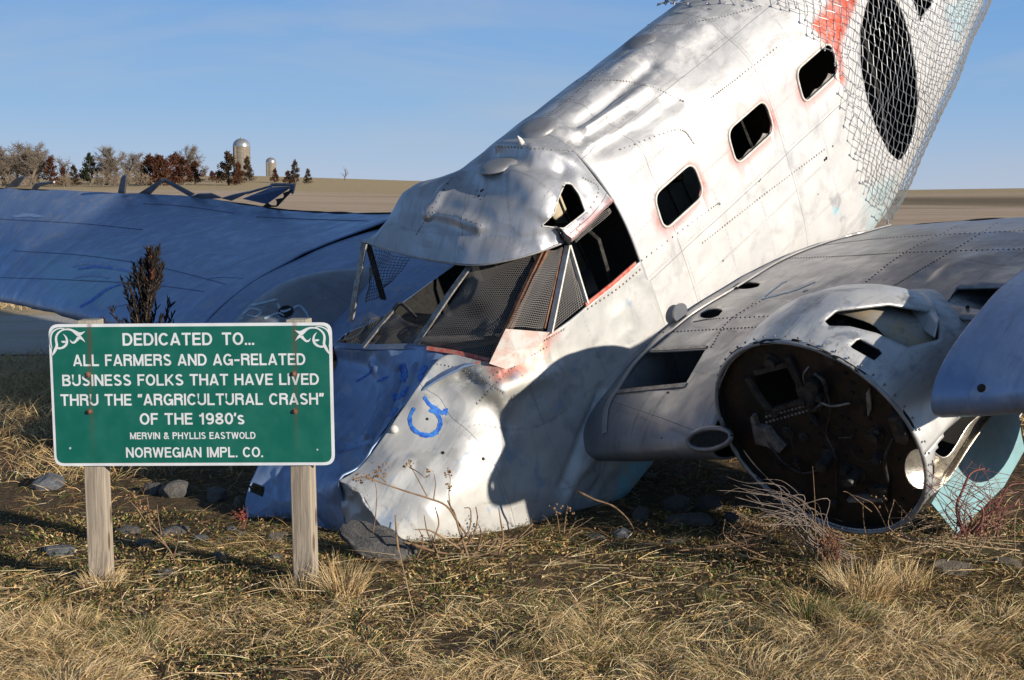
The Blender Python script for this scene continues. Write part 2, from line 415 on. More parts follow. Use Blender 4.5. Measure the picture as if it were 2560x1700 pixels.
# ------------------------------------------------------------------ skins
class Skin:
    def __init__(s, grid, ref=None, uv=None, mask=None):
        g = np.asarray(grid, float); nu, nv = g.shape[:2]
        s.V = g.reshape(-1, 3).copy()
        i = np.arange(nu * nv).reshape(nu, nv)
        s.F = np.stack([i[:-1, :-1], i[1:, :-1], i[1:, 1:], i[:-1, 1:]], -1).reshape(-1, 4)
        if uv is None:
            du = np.zeros((nu, nv)); du[1:] = np.cumsum(np.linalg.norm(np.diff(g, axis=0), axis=2), 0)
            dv = np.zeros((nu, nv)); dv[:, 1:] = np.cumsum(np.linalg.norm(np.diff(g, axis=1), axis=2), 1)
            uv = np.stack([du, dv], -1)
        s.uv = np.asarray(uv, float).reshape(-1, 2)
        s.mask = np.zeros((nu * nv, 3)); s.pin = np.ones(nu * nv)
        c, n = s.fn()
        if ref is None: d = ((CAML - c) * n).sum()
        elif callable(ref): d = ((c - ref(c)) * n).sum()
        else: d = ((c - np.array(ref)) * n).sum()
        if d < 0: s.F = s.F[:, ::-1]
        s.bvh0 = s.tree()
    def fn(s):
        q = s.V[s.F]; n = np.cross(q[:, 2] - q[:, 0], q[:, 3] - q[:, 1])
        return q.mean(1), n / np.maximum(np.linalg.norm(n, axis=1, keepdims=True), 1e-12)
    def vn(s):
        c, n = s.fn(); N = np.zeros_like(s.V)
        for k in range(4): np.add.at(N, s.F[:, k], n)
        return N / np.maximum(np.linalg.norm(N, axis=1, keepdims=True), 1e-9)
    def tree(s): return BVHTree.FromPolygons([tuple(v) for v in s.V], [tuple(map(int, f)) for f in s.F])
    def hit(s, px, py, lift=0.0):
        h = s.bvh0.ray_cast(Vector(CAML), Vector(AM @ ray(px, py)))
        if h[0] is None: return None, None
        n = np.array(h[1]); n = n if np.dot(n, CAML - np.array(h[0])) > 0 else -n
        return np.array(h[0]) + n * lift, n
    def crease(s, pts, wd, h, local=False, flat=1.0):
        """push the skin along its normals near a polyline of pixels"""
        P = [np.array(p) for p in pts] if local else [q for q in (s.hit(*p)[0] for p in pts) if q is not None]
        if not P: return s
        d = np.full(len(s.V), 1e9)
        for a, b in (zip(P[:-1], P[1:]) if len(P) > 1 else [(P[0], P[0])]):
            e = b - a; t = np.clip(((s.V - a) @ e) / max(e @ e, 1e-9), 0, 1)
            d = np.minimum(d, np.linalg.norm(s.V - a - t[:, None] * e, axis=1))
        s.V = s.V + s.vn() * (s.pin * h * np.exp(-(d / wd) ** (2 * flat)))[:, None]
        return s
    def crumple(s, amp, scale, seed=0):
        a = 1 - 2.4 * np.abs(vnoise(s.V, scale, seed)); b = 1 - 2.4 * np.abs(vnoise(s.V, scale * 2.3, seed + 3))
        s.V = s.V + s.vn() * (s.pin * amp * (a + .4 * b))[:, None]; return s
    def rough(s, amp, scale, seed=0):
        s.V = s.V + s.vn() * (s.pin * amp * vnoise(s.V, scale, seed))[:, None]; return s
    def rebuild(s): s.bvh0 = s.tree(); return s
    def paint(s, poly, ch, val=1.0, soft=0.0):
        p = proj(toW(s.V)); front = (s.vn() * (CAML - s.V)).sum(1) > 0
        poly = np.asarray(poly, float); ins = inpoly(p, poly)
        if soft:
            d = np.linalg.norm(p - nearest_on(p, poly), axis=1)
            wv = np.where(ins, 1.0, np.clip(1 - d / soft, 0, 1))
        else: wv = ins * 1.0
        s.mask[:, ch] = np.maximum(s.mask[:, ch], wv * front * val); return s
    def cut(s, poly, axes=None, side=None):
        """cut a hole; poly in pixels, or in local axes with a side test"""
        poly = np.asarray(poly, float)
        c, n = s.fn()
        if axes is None:
            p = proj(toW(s.V)); ok = (n * (CAML - c)).sum(1) > 0
        else:
            p = s.V[:, axes]; ok = side(c)
        ins = inpoly(p, poly)
        fm = ok & ins[s.F].any(1)
        # a face goes when most of it is inside
        gone = ok & ((ins[s.F].sum(1) >= 3) | (inpoly(p[s.F].mean(1), poly) & (ins[s.F].sum(1) >= 2)))
        keep = ~gone
        edge = np.zeros(len(s.V), bool); edge[s.F[gone].ravel()] = True
        live = np.zeros(len(s.V), bool); live[s.F[keep].ravel()] = True
        idx = np.where(edge & live)[0]
        if len(idx):
            q = nearest_on(p[idx], poly)
            for i, (x, y) in zip(idx, q):
                if axes is None:
                    h, _ = s.hit(x, y)
                    if h is not None and np.linalg.norm(h - s.V[i]) < 0.12: s.V[i] = h
                else: s.V[i, axes[0]], s.V[i, axes[1]] = x, y
        s.F = s.F[keep]; return s
    def build(s, name, mats, parent, thick=0.012):
        u = np.unique(s.F); r = np.full(len(s.V), -1); r[u] = np.arange(len(u))
        me = fast_mesh(name, s.V[u], None, r[s.F], True, s.uv[u], {'mask': s.mask[u]})
        o = link(name, me, parent, mats)
        if thick:
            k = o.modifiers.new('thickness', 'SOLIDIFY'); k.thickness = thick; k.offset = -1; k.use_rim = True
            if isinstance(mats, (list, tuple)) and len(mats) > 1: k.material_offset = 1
        return o

plane = empty('wrecked_aeroplane')
plane.matrix_world = Matrix(((AT[0], AP[0], AU[0], AO[0]), (AT[1], AP[1], AU[1], AO[1]), (AT[2], AP[2], AU[2], AO[2]), (0, 0, 0, 1)))
tag(plane, 'battered white and blue twin engined aeroplane wreck standing on its crumpled nose', 'aeroplane')

def ip(s, xs, ys): return np.interp(s, xs, ys)
ROLL = R(25)
def ring(s, t):
    """fuselage section at station s, t in 0..1 round from belly over port and roof"""
    s = np.asarray(s, float); t = np.asarray(t, float)
    wd = ip(s, [-0.5, 2.0, 3.2, 4.6, 7.0], [0.655, 0.655, 0.57, 0.40, 0.15])
    zt = ip(s, [-0.5, 3.0, 5.0, 7.0], [0.66, 0.66, 0.58, 0.40])
    zb = ip(s, [-0.5, 1.5, 2.2, 3.3, 4.5, 7.0], [-1.50, -1.55, -1.52, -1.16, -0.72, -0.2])
    z0 = ip(s, [-0.5, 2.0, 4.5, 7.0], [-0.06, -0.06, -0.05, 0.1])
    a = 2 * math.pi * t - math.pi / 2
    cs, sn = np.cos(a), np.sin(a)
    up = sn > 0
    e = np.where(up, 2 / 2.45, 2 / 3.0)
    Y = wd * np.sign(cs) * np.abs(cs) ** e
    Z = z0 + np.where(up, (zt - z0), (z0 - zb)) * np.sign(sn) * np.abs(sn) ** e
    f = np.clip((Z - 0.14) / 0.42, 0, 1); f = f * f * (3 - 2 * f) * ROLL * np.clip((4.5 - s) / 2, 0, 1)   # crown leans away from the sun side
    Y, Z = Y * np.cos(f) - Z * np.sin(f) * 0.55, Z * np.cos(f) + Y * np.sin(f)
    return np.stack([s + 0 * Y, Y, Z], -1)
def ring_t(z, s=-0.46, port=True):
    ts = np.linspace(0, 0.5, 800); q = ring(np.full(800, s), ts)[:, 2]
    t = np.interp(z, q, ts); return t if port else 1 - t

# cabin: full ring from the rear edge of the cockpit window to the tail
ss = np.concatenate([np.linspace(-0.46, 3.2, 205), np.linspace(3.25, 6.6, 46)])
tt = np.linspace(0, 1, 271)
gS, gT = np.meshgrid(ss, tt, indexing='ij')
arc = np.cumsum(np.concatenate([[0], np.linalg.norm(np.diff(ring(np.zeros(271), tt), axis=0), axis=1)]))
cabin = Skin(ring(gS, gT), ref=lambda c: c * np.array([1, 0, 0]) + np.array([0, 0, -0.3]), uv=np.stack([gS + 0.1, np.broadcast_to(arc, gS.shape)], -1))
WIN = [(-0.005, 0.205), (0.755, 0.215), (1.535, 0.22)]
def win_poly(c, hw, top=0.118, bot=-0.098, r=0.075):
    return rounded([(c - hw, bot), (c + hw, bot), (c + hw + 0.005, top), (c - hw + 0.02, top)], r, 6)
# roof folds and dents (pixel polylines on the skin)
cabin.pin = np.clip((cabin.V[:, 0] + 0.46) / 0.10, 0, 1)
F = cabin.crease
F([(1300, 335), (1350, 300), (1420, 255), (1490, 205)], 0.030, 0.040)
F([(1270, 322), (1330, 280), (1400, 235), (1500, 150)], 0.040, -0.040)
F([(1345, 345), (1400, 318), (1460, 285), (1520, 245)], 0.022, 0.034)
F([(1330, 325), (1380, 290), (1440, 255)], 0.035, -0.036)
F([(1375, 345), (1440, 305), (1520, 255), (1560, 232)], 0.032, -0.032)
F([(1290, 345), (1250, 350), (1320, 352)], 0.05, 0.022)
F([(1440, 372), (1480, 345)], 0.10, 0.035)
F([(1580, 150), (1680, 70)], 0.10, -0.018); F([(1640, 220), (1700, 180)], 0.12, 0.014); F([(1560, 110), (1620, 60)], 0.07, 0.02)
F([(1420, 160), (1500, 110)], 0.06, 0.018)
cabin.rough(0.007, 2.6, 3).rough(0.004, 6.0, 5)
for c, hw in WIN:
    d = np.abs(cabin.V[:, [0, 2]] - np.array([c, 0.01])) - np.array([hw - 0.05, 0.05])
    dist = np.linalg.norm(np.maximum(d, 0), axis=1) - 0.055
    port = cabin.V[:, 1] > 0.3
    lowside = np.clip(0.62 - (cabin.V[:, 2] - 0.01) * 3.5 + (cabin.V[:, 0] - c) * 0.8, 0.12, 1)
    cabin.mask[:, 0] = np.maximum(cabin.mask[:, 0], port * np.clip(1.35 - dist / 0.045, 0, 1) * lowside)
# faded red band between the windows, red patch under the netting, bare patches
band = (cabin.V[:, 1] > 0.3) * np.clip(1 - np.abs(cabin.V[:, 2] - 0.06) / 0.17, 0, 1) * np.clip((cabin.V[:, 0] - 0.2) / 0.3, 0, 1) * np.clip((1.9 - cabin.V[:, 0]) / 0.1, 0, 1)
cabin.mask[:, 0] = np.maximum(cabin.mask[:, 0], 0.16 * band)
cabin.paint([(1872, 55), (1905, 20), (1930, -30), (1985, -30), (1950, 60), (1935, 110), (1945, 190), (1930, 175), (1905, 100)], 0, 1.0, 6)
cabin.paint([(1910, 455), (1935, 448), (1950, 500), (1938, 510)], 2, 1.0, 3)
cabin.paint([(1922, 482), (1934, 478), (1938, 495), (1925, 497)], 1, 1.0, 3)
cabin.paint([(2185, 20), (2250, -10), (2225, 60), (2205, 95)], 1, 0.5, 10)
cabin.paint([(2000, 440), (2060, 420), (2050, 500), (2010, 520)], 1, 0.35, 25)
cabin.paint([(1650, -20), (1800, 10), (1850, 60), (1700, 150), (1560, 170)], 2, 0.5, 60)
cabin.mask[:, 2] = np.maximum(cabin.mask[:, 2], .9 * np.clip((cabin.V[:, 2] - .34) / .22, 0, 1))  # crown greyed as bare metal, a painted stand-in for roof shade
cabin.rebuild()
for c, hw in WIN: cabin.cut(win_poly(c, hw), [0, 2], lambda q: (q[:, 1] > 0.3))
OVAL = np.array([(2030, -30), (2075, 10), (2098, 80), (2114, 170), (2117, 240), (2108, 310), (2090, 355), (2072, 371), (2050, 352), (2022, 300), (2000, 235), (1984, 150), (1984, 70), (1998, 10), (2012, -20)])
cabin.cut(OVAL)
cabin.cut([(2096, -25), (2155, -25), (2150, 10), (2128, 35), (2122, 55), (2112, 20)])
cabin_o = cabin.build('fuselage', [M['skin'], M['dark']], plane)

# roof over the cockpit, bashed down at the port corner
def strip(cols, n, m):
    """cols: list of point rows -> dense grid"""
    g = np.stack([cr(np.asarray(c, float), m) for c in cols]); return cr(g, n)
th = np.radians(np.linspace(162, 18, 9)) / (2 * math.pi) + 0.25
col0 = ring(np.full(9, 0.0), th); col1 = ring(np.full(9, -0.45), th)
colA = [(-0.85, y, z) for y, z in ((-0.60, 0.32), (-0.57, 0.46), (-0.47, 0.555), (-0.25, 0.58), (0.0, 0.59), (0.22, 0.60), (0.43, 0.585), (0.58, 0.45), (0.64, 0.225))]
front = cr(np.array([L(831, 555, -0.64), L(880, 571, -0.44), L(950, 590, -0.20), L(1080, 611, 0.22), L(1200, 593, 0.49), L(1304, 557, 0.62)]), 9)
colB = np.array(colA) * 0.45 + front * 0.55 + np.array([0, 0, 0.022]); colB[0, 2] -= 0.02; colB[-1, 2] -= 0.02
g = strip([col0, col1, colA, colB, front], 200, 131)[50:]
roof = Skin(g, ref=(-0.9, 0, 0))
roof.pin = np.clip((-0.47 - roof.V[:, 0]) / 0.10, 0, 1)
F = roof.crease
F([(1150, 340), (1230, 345), (1330, 352), (1350, 380)], 0.035, 0.028)
F([(1120, 360), (1220, 375), (1300, 392)], 0.055, -0.045)
F([(1060, 400), (1010, 470), (995, 495)], 0.030, 0.030)
F([(995, 495), (1060, 505), (1110, 525)], 0.040, 0.034)
F([(1055, 405), (1100, 440), (1180, 460)], 0.07, -0.030)
F([(1180, 430), (1250, 480), (1180, 520)], 0.08, -0.020)
F([(1120, 540), (1200, 555), (1260, 540)], 0.05, -0.018)
F([(1370, 420), (1400, 450)], 0.06, 0.025)
F([(1000, 530), (1080, 570)], 0.05, 0.012)
roof.rough(0.004, 4, 9).crumple(0.006, 4.5, 13).rebuild()
roof.paint([(1300, 560), (1420, 470), (1440, 440), (1400, 470)], 0, 0.5, 14)
HATCH = np.array([(1303, 422), (1318, 424), (1335, 448), (1350, 488), (1335, 500), (1300, 527), (1248, 521), (1278, 492), (1288, 455)])
roof.cut(HATCH)
roof_o = roof.build('cockpit_roof', [M['roof'], M['dark']], plane)

# port side of the nose, crushed on the ground
zr = [-0.14, -0.4, -0.7, -1.0, -1.3, -1.49]
def ringcol(s): return ring(np.full(6, s), np.array([ring_t(z) for z in zr]))
cols = [ringcol(-0.2), ringcol(-0.45),
        [(-0.9, .645, -.13), (-0.9, .655, -.4), (-0.9, .66, -.7), (-0.9, .64, -1.0), (-0.88, .52, -1.3), (-0.85, .15, -1.5)],
        [(-1.24, .64, -.1), (-1.24, .655, -.38), (-1.24, .66, -.65), (-1.22, .65, -1.0), (-1.2, .55, -1.3), (-1.1, .2, -1.5)],
        [L(1136, 832, .55), L(1165, 905, .62), (-1.6, .655, -.58), (-1.62, .66, -.92), (-1.5, .52, -1.3), (-1.4, .2, -1.45)],
        [L(1020, 822, .33), L(1075, 885, .47), L(1100, 1000, .60), L(1110, 1130, .655), (-1.95, .6, -1.0), (-1.8, .3, -1.2)],
        [L(935, 935, .27), L(990, 970, .40), L(1010, 1060, .52), L(1010, 1180, .60), (-2.2, .58, -.85), (-2.1, .3, -1.0)],
        [L(840, 1065, .23), L(890, 1080, .36), L(915, 1140, .46), L(930, 1225, .53), (-2.5, .5, -.62), (-2.4, .3, -.8)],
        [L(782, 1108, .20), L(830, 1135, .33), L(862, 1190, .42), L(900, 1246, .50), (-2.58, .45, -.55), (-2.5, .3, -.7)]]
g = strip(cols, 250, 120)[30:]
nose = Skin(g, ref=(-1.2, 0, -0.7))
nose.pin = np.clip((-0.47 - nose.V[:, 0]) / 0.10, 0, 1)
F = nose.crease
F([(1130, 905), (1200, 880), (1290, 860)], 0.07, 0.022); F([(1010, 880), (1060, 960), (1090, 1050)], 0.10, -0.022)
F([(1150, 860), (1160, 950), (1150, 1080)], 0.035, 0.016); F([(1390, 900), (1340, 1010), (1300, 1120)], 0.035, -0.030)
F([(1400, 1010), (1330, 1100), (1290, 1180)], 0.04, 0.024); F([(1440, 950), (1400, 1060), (1370, 1140)], 0.03, -0.022)
F([(980, 930), (1040, 930)], 0.06, 0.02); F([(900, 1100), (960, 1060), (1010, 1100)], 0.05, 0.016)
F([(1180, 980), (1240, 1100)], 0.07, -0.018); F([(1060, 870), (1130, 890), (1165, 860)], 0.03, -0.014)
nose.rough(0.008, 3.5, 21).crumple(0.0075, 3.2, 25)
nose.paint([(1130, 830), (1165, 757), (1275, 767), (1230, 830), (1150, 870)], 0, 0.55, 25)
nose.paint([(1090, 830), (1150, 860), (1260, 790), (1290, 850), (1140, 940), (1060, 880)], 2, 0.9, 40)
nose.paint([(1420, 1170), (1440, 1080), (1530, 1055), (1560, 1060), (1440, 1200)], 1, 1.0, 14)
nose.rebuild()
nose_o = nose.build('nose_side_panel', [M['nose'], M['dark']], plane)

# top of the nose, pushed in between the windscreen and the ground
cols = [[L(775, 797, -.52), L(860, 801, -.2), L(955, 799, .06), L(1000, 808, .2), L(1136, 833, .55)],
        [L(772, 850, -.50), L(850, 880, -.22), L(925, 880, .02), L(985, 850, .22), L(1050, 850, .43)],
        [L(700, 960, -.54), L(770, 980, -.3), L(845, 985, -.05), L(915, 962, .22), L(935, 938, .265)],
        [L(610, 1060, -.56), L(690, 1060, -.32), L(775, 1055, -.08), L(825, 1072, .15), L(842, 1064, .225)],
        [L(585, 1100, -.55), L(670, 1105, -.32), L(735, 1110, -.05), L(770, 1112, .12), L(783, 1107, .195)],
        [L(567, 1150, -.52), L(660, 1160, -.33), L(730, 1170, -.05), L(765, 1170, .1), L(790, 1172, .2)],
        [L(568, 1201, -.48), L(668, 1212, -.32), L(735, 1222, -.05), L(770, 1222, .08), L(800, 1228, .2)]]
g = strip(cols, 150, 130)
ntop = Skin(g)
F = ntop.crease
F([(860, 840), (890, 930), (850, 1000)], 0.03, 0.02); F([(925, 860), (900, 940), (850, 1030)], 0.025, -0.035)
F([(960, 850), (930, 930)], 0.02, 0.02); F([(790, 1030), (850, 1010), (890, 960)], 0.03, -0.03)
F([(640, 1090), (650, 1200)], 0.025, 0.015); F([(700, 1080), (745, 1215)], 0.02, -0.02); F([(720, 1150), (725, 1220)], 0.015, 0.018)
ntop.rough(0.010, 4, 31).crumple(0.010, 4.2, 33).rebuild()
ntop.paint([(985, 800), (1140, 836), (1150, 850), (1060, 826)], 0, 1.0, 4)
ntop.cut([(574, 1122), (582, 1112), (612, 1124), (606, 1146), (576, 1133)])
ntop_o = ntop.build('crumpled_nose_top', [M['bluewing'], M['dark']], plane)

tipg = [[L(783, 1107, .195), L(830, 1135, .33), L(862, 1190, .42), L(900, 1246, .50)],
        [L(786, 1140, .17), L(822, 1165, .28), L(850, 1205, .36), L(880, 1246, .43)],
        [L(790, 1172, .2), L(808, 1192, .24), L(828, 1215, .30), L(850, 1246, .36)],
        [L(800, 1228, .2), L(806, 1236, .22), L(815, 1243, .26), L(825, 1250, .30)]]
tipk = Skin(strip(tipg, 40, 50)); tipk.crumple(0.014, 7, 35); tipk.build('crumpled_nose_tip', [M['nose'], M['dark']], plane)
# starboard side of the nose (away from the camera) and belly, closing the body
cols = [[(-0.45, -.64, -.1), (-0.45, -.655, -.6), (-0.45, -.5, -1.3), (-.45, 0, -1.5), (-.45, .4, -1.4)],
        [(-1.3, -.63, -.05), (-1.3, -.65, -.6), (-1.25, -.5, -1.2), (-1.2, 0, -1.45), (-1.2, .4, -1.4)],
        [L(772, 798, -.53) + np.array([0, -.02, 0]), (-1.95, -.60, -.35), (-1.8, -.4, -1.0), (-1.7, 0, -1.2), (-1.6, .4, -1.3)],
        [L(608, 1060, -.57), (-2.5, -.56, -.45), (-2.3, -.4, -.75), (-2.2, 0, -.9), (-2.0, .4, -1.0)]]
nst = Skin(strip(cols, 60, 50), ref=(-1.2, 0, -0.6))
nst.rough(0.015, 4, 41)
nst.build('nose_belly_panel', [M['bluewing'], M['dark']], plane)

# ------------------------------------------------------------------ wings
def foil(le, te, t, camber=0.03, n=64):
    x = 0.5 * (1 - np.cos(np.linspace(0, math.pi, n)))
    th_ = 5 * t * (0.2969 * np.sqrt(x) - 0.126 * x - 0.3516 * x ** 2 + 0.2843 * x ** 3 - 0.1015 * x ** 4)
    cam_ = camber * 4 * x * (1 - x)
    le, te = np.array(le, float), np.array(te, float); ch = te - le; nn = np.array([-ch[1], ch[0]]); nn = nn if nn[1] > 0 else -nn
    upp = le + x[:, None] * ch + (th_ + cam_)[:, None] * nn
    low = le + x[:, None] * ch + (-th_ * 0.85 + cam_ * 0.5)[:, None] * nn
    return np.concatenate([upp[::-1], low[1:]])
def wing(st, n, camber=0.03, side=1, nf=64):
    secs = []
    for y, le, te, t in st:
        f = foil(le, te, t, camber, nf); secs.append(np.stack([f[:, 0], np.full(len(f), side * y), f[:, 1]], 1))
    g = cr(np.array(secs), n)
    return Skin(g, ref=lambda c: np.stack([c[:, 0], c[:, 1], np.interp(c[:, 0], [-1.4, 2.0], [-0.80, -1.28]) if st[0][0] < 1 else np.interp(c[:, 0], [-1.4, 1.5], [-0.3, -0.6])], 1))
CST = [(0.30, (-1.33, -.84), (2.0, -1.42), .165), (0.65, (-1.34, -.79), (1.98, -1.36), .165), (1.62, (-1.36, -.61), (1.72, -1.13), .165),
       (2.2, (-1.36, -.54), (1.60, -1.06), .16), (2.66, (-1.36, -.49), (1.5, -1.01), .155)]
wc = wing(CST, 150, nf=90)
wc.rough(0.006, 3, 51).rough(0.004, 8, 53)
wc.crease([(2180, 620), (2240, 600), (2290, 590)], 0.10, 0.02).crease([(2130, 640), (2160, 615)], 0.05, -0.02).rebuild()
wc.cut(np.array([(1486, 812), (1627, 805), (1578, 889), (1421, 905), (1440, 870)]))
wc.cut(ellipse(1722, 658, 33, 8, -0.08)); wc.cut(ellipse(1640, 722, 27, 11, -0.2))
wc.cut([(2182, 700), (2205, 663), (2312, 660), (2360, 640), (2361, 700), (2290, 720)])
c_, n_ = wc.fn(); wc.F = wc.F[~((np.abs(c_[:, 1] - 2.13) < .545) & (c_[:, 0] < -.9)) & ~((c_[:, 1] > 2.1) & (c_[:, 0] < -.9)) & ~((c_[:, 1] > 2.5) & (c_[:, 0] < -.5))]
wc_o = wc.build('inner_wing', [M['wing'], M['dark']], plane)
wcs = wing(CST + [(2.885, (-1.36, -.46), (1.4, -.97), .155)], 60, side=-1, nf=50); wcs.rough(0.008, 3, 55).rebuild()
c_, n_ = wcs.fn(); wcs.F = wcs.F[~((np.abs(c_[:, 1] + 2.13) < .40) & (c_[:, 0] < -1.0))]
wcs.build('inner_wing', [M['bluewing'], M['dark']], plane)
OP = [(2.86, (-1.36, -.185), (1.3, -.60), .165), (3.05, (-1.33, -.17), (1.3, -.59), .165), (3.2, (-1.29, -.16), (1.26, -.58), .165), (3.33, (-1.25, -.15), (1.2, -.57), .16)]
wo = wing(OP, 60, nf=80, camber=0.004); wo.rough(0.007, 4, 57).rebuild()
wo.build('outer_wing', [M['bluewing'], M['dark']], plane)
OS = [(2.90, (-1.33, -.45), (1.30, -.83), .15), (3.6, (-1.28, -.45), (1.12, -.82), .15), (4.9, (-1.2, -.45), (1.10, -.80), .14), (5.6, (-1.13, -.48), (1.04, -.70), .135),
      (6.4, (-1.0, -.56), (.95, -.57), .13), (7.3, (-.85, -.66), (.68, -.38), .125), (8.2, (-.65, -.72), (.50, -.24), .12), (9.0, (-.4, -.7), (.33, -.12), .10)]
ws_ = wing(OS, 170, side=-1, nf=60, camber=0.02); ws_.rough(0.010, 1.6, 61).crumple(0.005, 2.4, 65).rebuild()
ws_.paint([(100, 610), (260, 600), (330, 640), (250, 690), (150, 680)], 1, 0.35, 30)
ws_.build('outer_wing', [M['bluewing'], M['dark']], plane)

# ------------------------------------------------------------------ engine nacelles
def nacelle(side, tbl):
    a = np.linspace(0, 2 * math.pi, 181)
    secs = [np.stack([np.full(181, s), side * (y + r * np.cos(a)), z + r * np.sin(a)], 1) for s, r, y, z in tbl]
    return Skin(cr(np.array(secs), 120), ref=lambda c: np.stack([c[:, 0], np.full(len(c), side * 2.13), np.full(len(c), -.75)], 1))
NT1 = [(-1.235, .535, 2.13, -.555), (-1.2, .545, 2.13, -.555), (-.95, .555, 2.13, -.56), (-.72, .545, 2.13, -.61), (-.5, .54, 2.13, -.72), (-.32, .535, 2.13, -.86), (-.05, .52, 2.13, -1.0), (.5, .42, 2.13, -1.14), (1.2, .20, 2.13, -1.2)]
NT2 = [(-1.62, .02, 2.13, -.70), (-1.60, .16, 2.13, -.70), (-1.54, .28, 2.13, -.68), (-1.42, .38, 2.14, -.65), (-1.25, .43, 2.15, -.62), (-1.0, .46, 2.15, -.62), (-.7, .45, 2.13, -.66), (-.3, .38, 2.13, -.78), (.4, .25, 2.13, -1.0), (1.2, .10, 2.13, -1.1)]
nac = nacelle(1, NT1)
nac.crease([(1850, 770), (1960, 765), (2060, 800)], 0.05, -0.012); nac.rough(0.006, 5, 71).rough(0.003, 12, 73).rebuild()
nac.cut([(1900, 738), (1928, 714), (2050, 700), (2165, 720), (2166, 782), (2093, 800), (2040, 776), (2022, 768), (1960, 752), (1910, 751)])
nac.cut(np.array([(1980, 778), (2040, 809), (2016, 831), (1958, 799)]))
nac.cut([(2150, 1130), (2155, 1040), (2200, 1000), (2400, 900), (2400, 1250), (2160, 1250)])
c_, n_ = nac.fn(); nac.F = nac.F[~((c_[:, 0] > -1.12) & ((c_[:, 1] - 2.13) * .6 - (c_[:, 2] + .56) * .8 > .335) & (c_[:, 1] > 2.2))]
nac_o = nac.build('engine_nacelle', [M['nac'], M['dark']], plane)
nacs = nacelle(-1, NT2); nacs.rough(0.008, 5, 75).rebuild()
nacs_o = nacs.build('engine_nacelle', [M['capmetal'], M['dark']], plane)

# hood torn up behind the port nacelle
rows = [[L(1898, 738, 1.86), L(1930, 716, 1.96), L(2000, 716, 2.13), L(2060, 727, 2.28), L(2110, 749, 2.42), L(2155, 779, 2.56)],
        [L(1905, 722, 1.80), L(1950, 703, 1.91), L(2020, 693, 2.08), L(2080, 692, 2.26), L(2132, 704, 2.42), L(2163, 745, 2.56)],
        [L(1918, 713, 1.74), L(1968, 694, 1.85), L(2045, 674, 2.06), L(2108, 670, 2.26), L(2148, 686, 2.40), L(2166, 728, 2.52)],
        [L(1925, 715, 1.70), L(1975, 700, 1.80), L(2050, 680, 2.00), L(2112, 678, 2.18), L(2150, 694, 2.32), L(2165, 740, 2.44)]]
hood = Skin(strip(rows, 50, 80)); hood.crease([(2040, 690), (2090, 700), (2060, 720)], 0.05, -0.03); hood.rough(0.007, 8, 77)
hood.build('engine_hood', [M['nac'], M['inner']], plane, 0.006)

# ------------------------------------------------------------------ aeroplane details
def plate(name, pix, m, axis=1, val=0.6, thick=0.012, holes=(), parent=plane, vals=None, smooth=False):
    """flat plate outlined on a plane of the aeroplane; holes are left open"""
    import bmesh
    pts = [L(px, py, (vals[i] if vals else val), axis) for i, (px, py) in enumerate(pix)]
    hs = [[L(px, py, val, axis) for px, py in h] for h in holes]
    bm = bmesh.new(); eds = []
    for loop in [pts] + hs:
        vs_ = [bm.verts.new(p) for p in loop]
        eds += [bm.edges.new((vs_[i], vs_[(i + 1) % len(vs_)])) for i in range(len(vs_))]
    if hs: bmesh.ops.triangle_fill(bm, use_beauty=True, use_dissolve=False, edges=eds)
    else: bm.faces.new(bm.verts[:])
    bmesh.ops.recalc_face_normals(bm, faces=bm.faces[:])
    me = bpy.data.meshes.new(name); bm.to_mesh(me); bm.free()
    o = link(name, me, parent, m)
    if thick:
        k = o.modifiers.new('thickness', 'SOLIDIFY'); k.thickness = thick; k.offset = 0
    return o
def mark(name, skin, strokes, m, parent=plane, lift=0.0025, wd=6.0):
    for st in strokes: mark1(name, skin, [st], m, parent, lift, wd)
def mark1(name, skin, strokes, m, parent=plane, lift=0.0025, wd=6.0):
    """paint stroke lying on a skin: strokes of pixel points with widths in pixels"""
    V, Fc = [], []
    for st in strokes:
        pts = np.array([p[:2] for p in st], float); wv = np.array([p[2] if len(p) > 2 else wd for p in st], float)
        n = max(6, int(np.linalg.norm(np.diff(pts, axis=0), axis=1).sum() / 4))
        c = cr(np.column_stack([pts, wv]), n); t = np.gradient(c[:, :2], axis=0); t /= np.maximum(np.linalg.norm(t, axis=1, keepdims=True), 1e-9)
        nn = np.stack([-t[:, 1], t[:, 0]], 1); prev = None
        for i in range(n):
            row = []
            jit = 1 + 0.25 * math.sin(i * 1.7) * math.sin(i * 0.63 + 1)
            for k in (-0.5, 0, 0.5):
                h, _ = skin.hit(*(c[i, :2] + nn[i] * c[i, 2] * k * jit), lift=lift)
                if h is None: row = None; break
                row.append(len(V)); V.append(h)
            if row and prev:
                Fc += [(prev[0], prev[1], row[1], row[0]), (prev[1], prev[2], row[2], row[1])]
            prev = row
    if not Fc: return None
    me = bpy.data.meshes.new(name); me.from_pydata([tuple(v) for v in V], [], Fc); me.update()
    return link(name, me, parent, m)

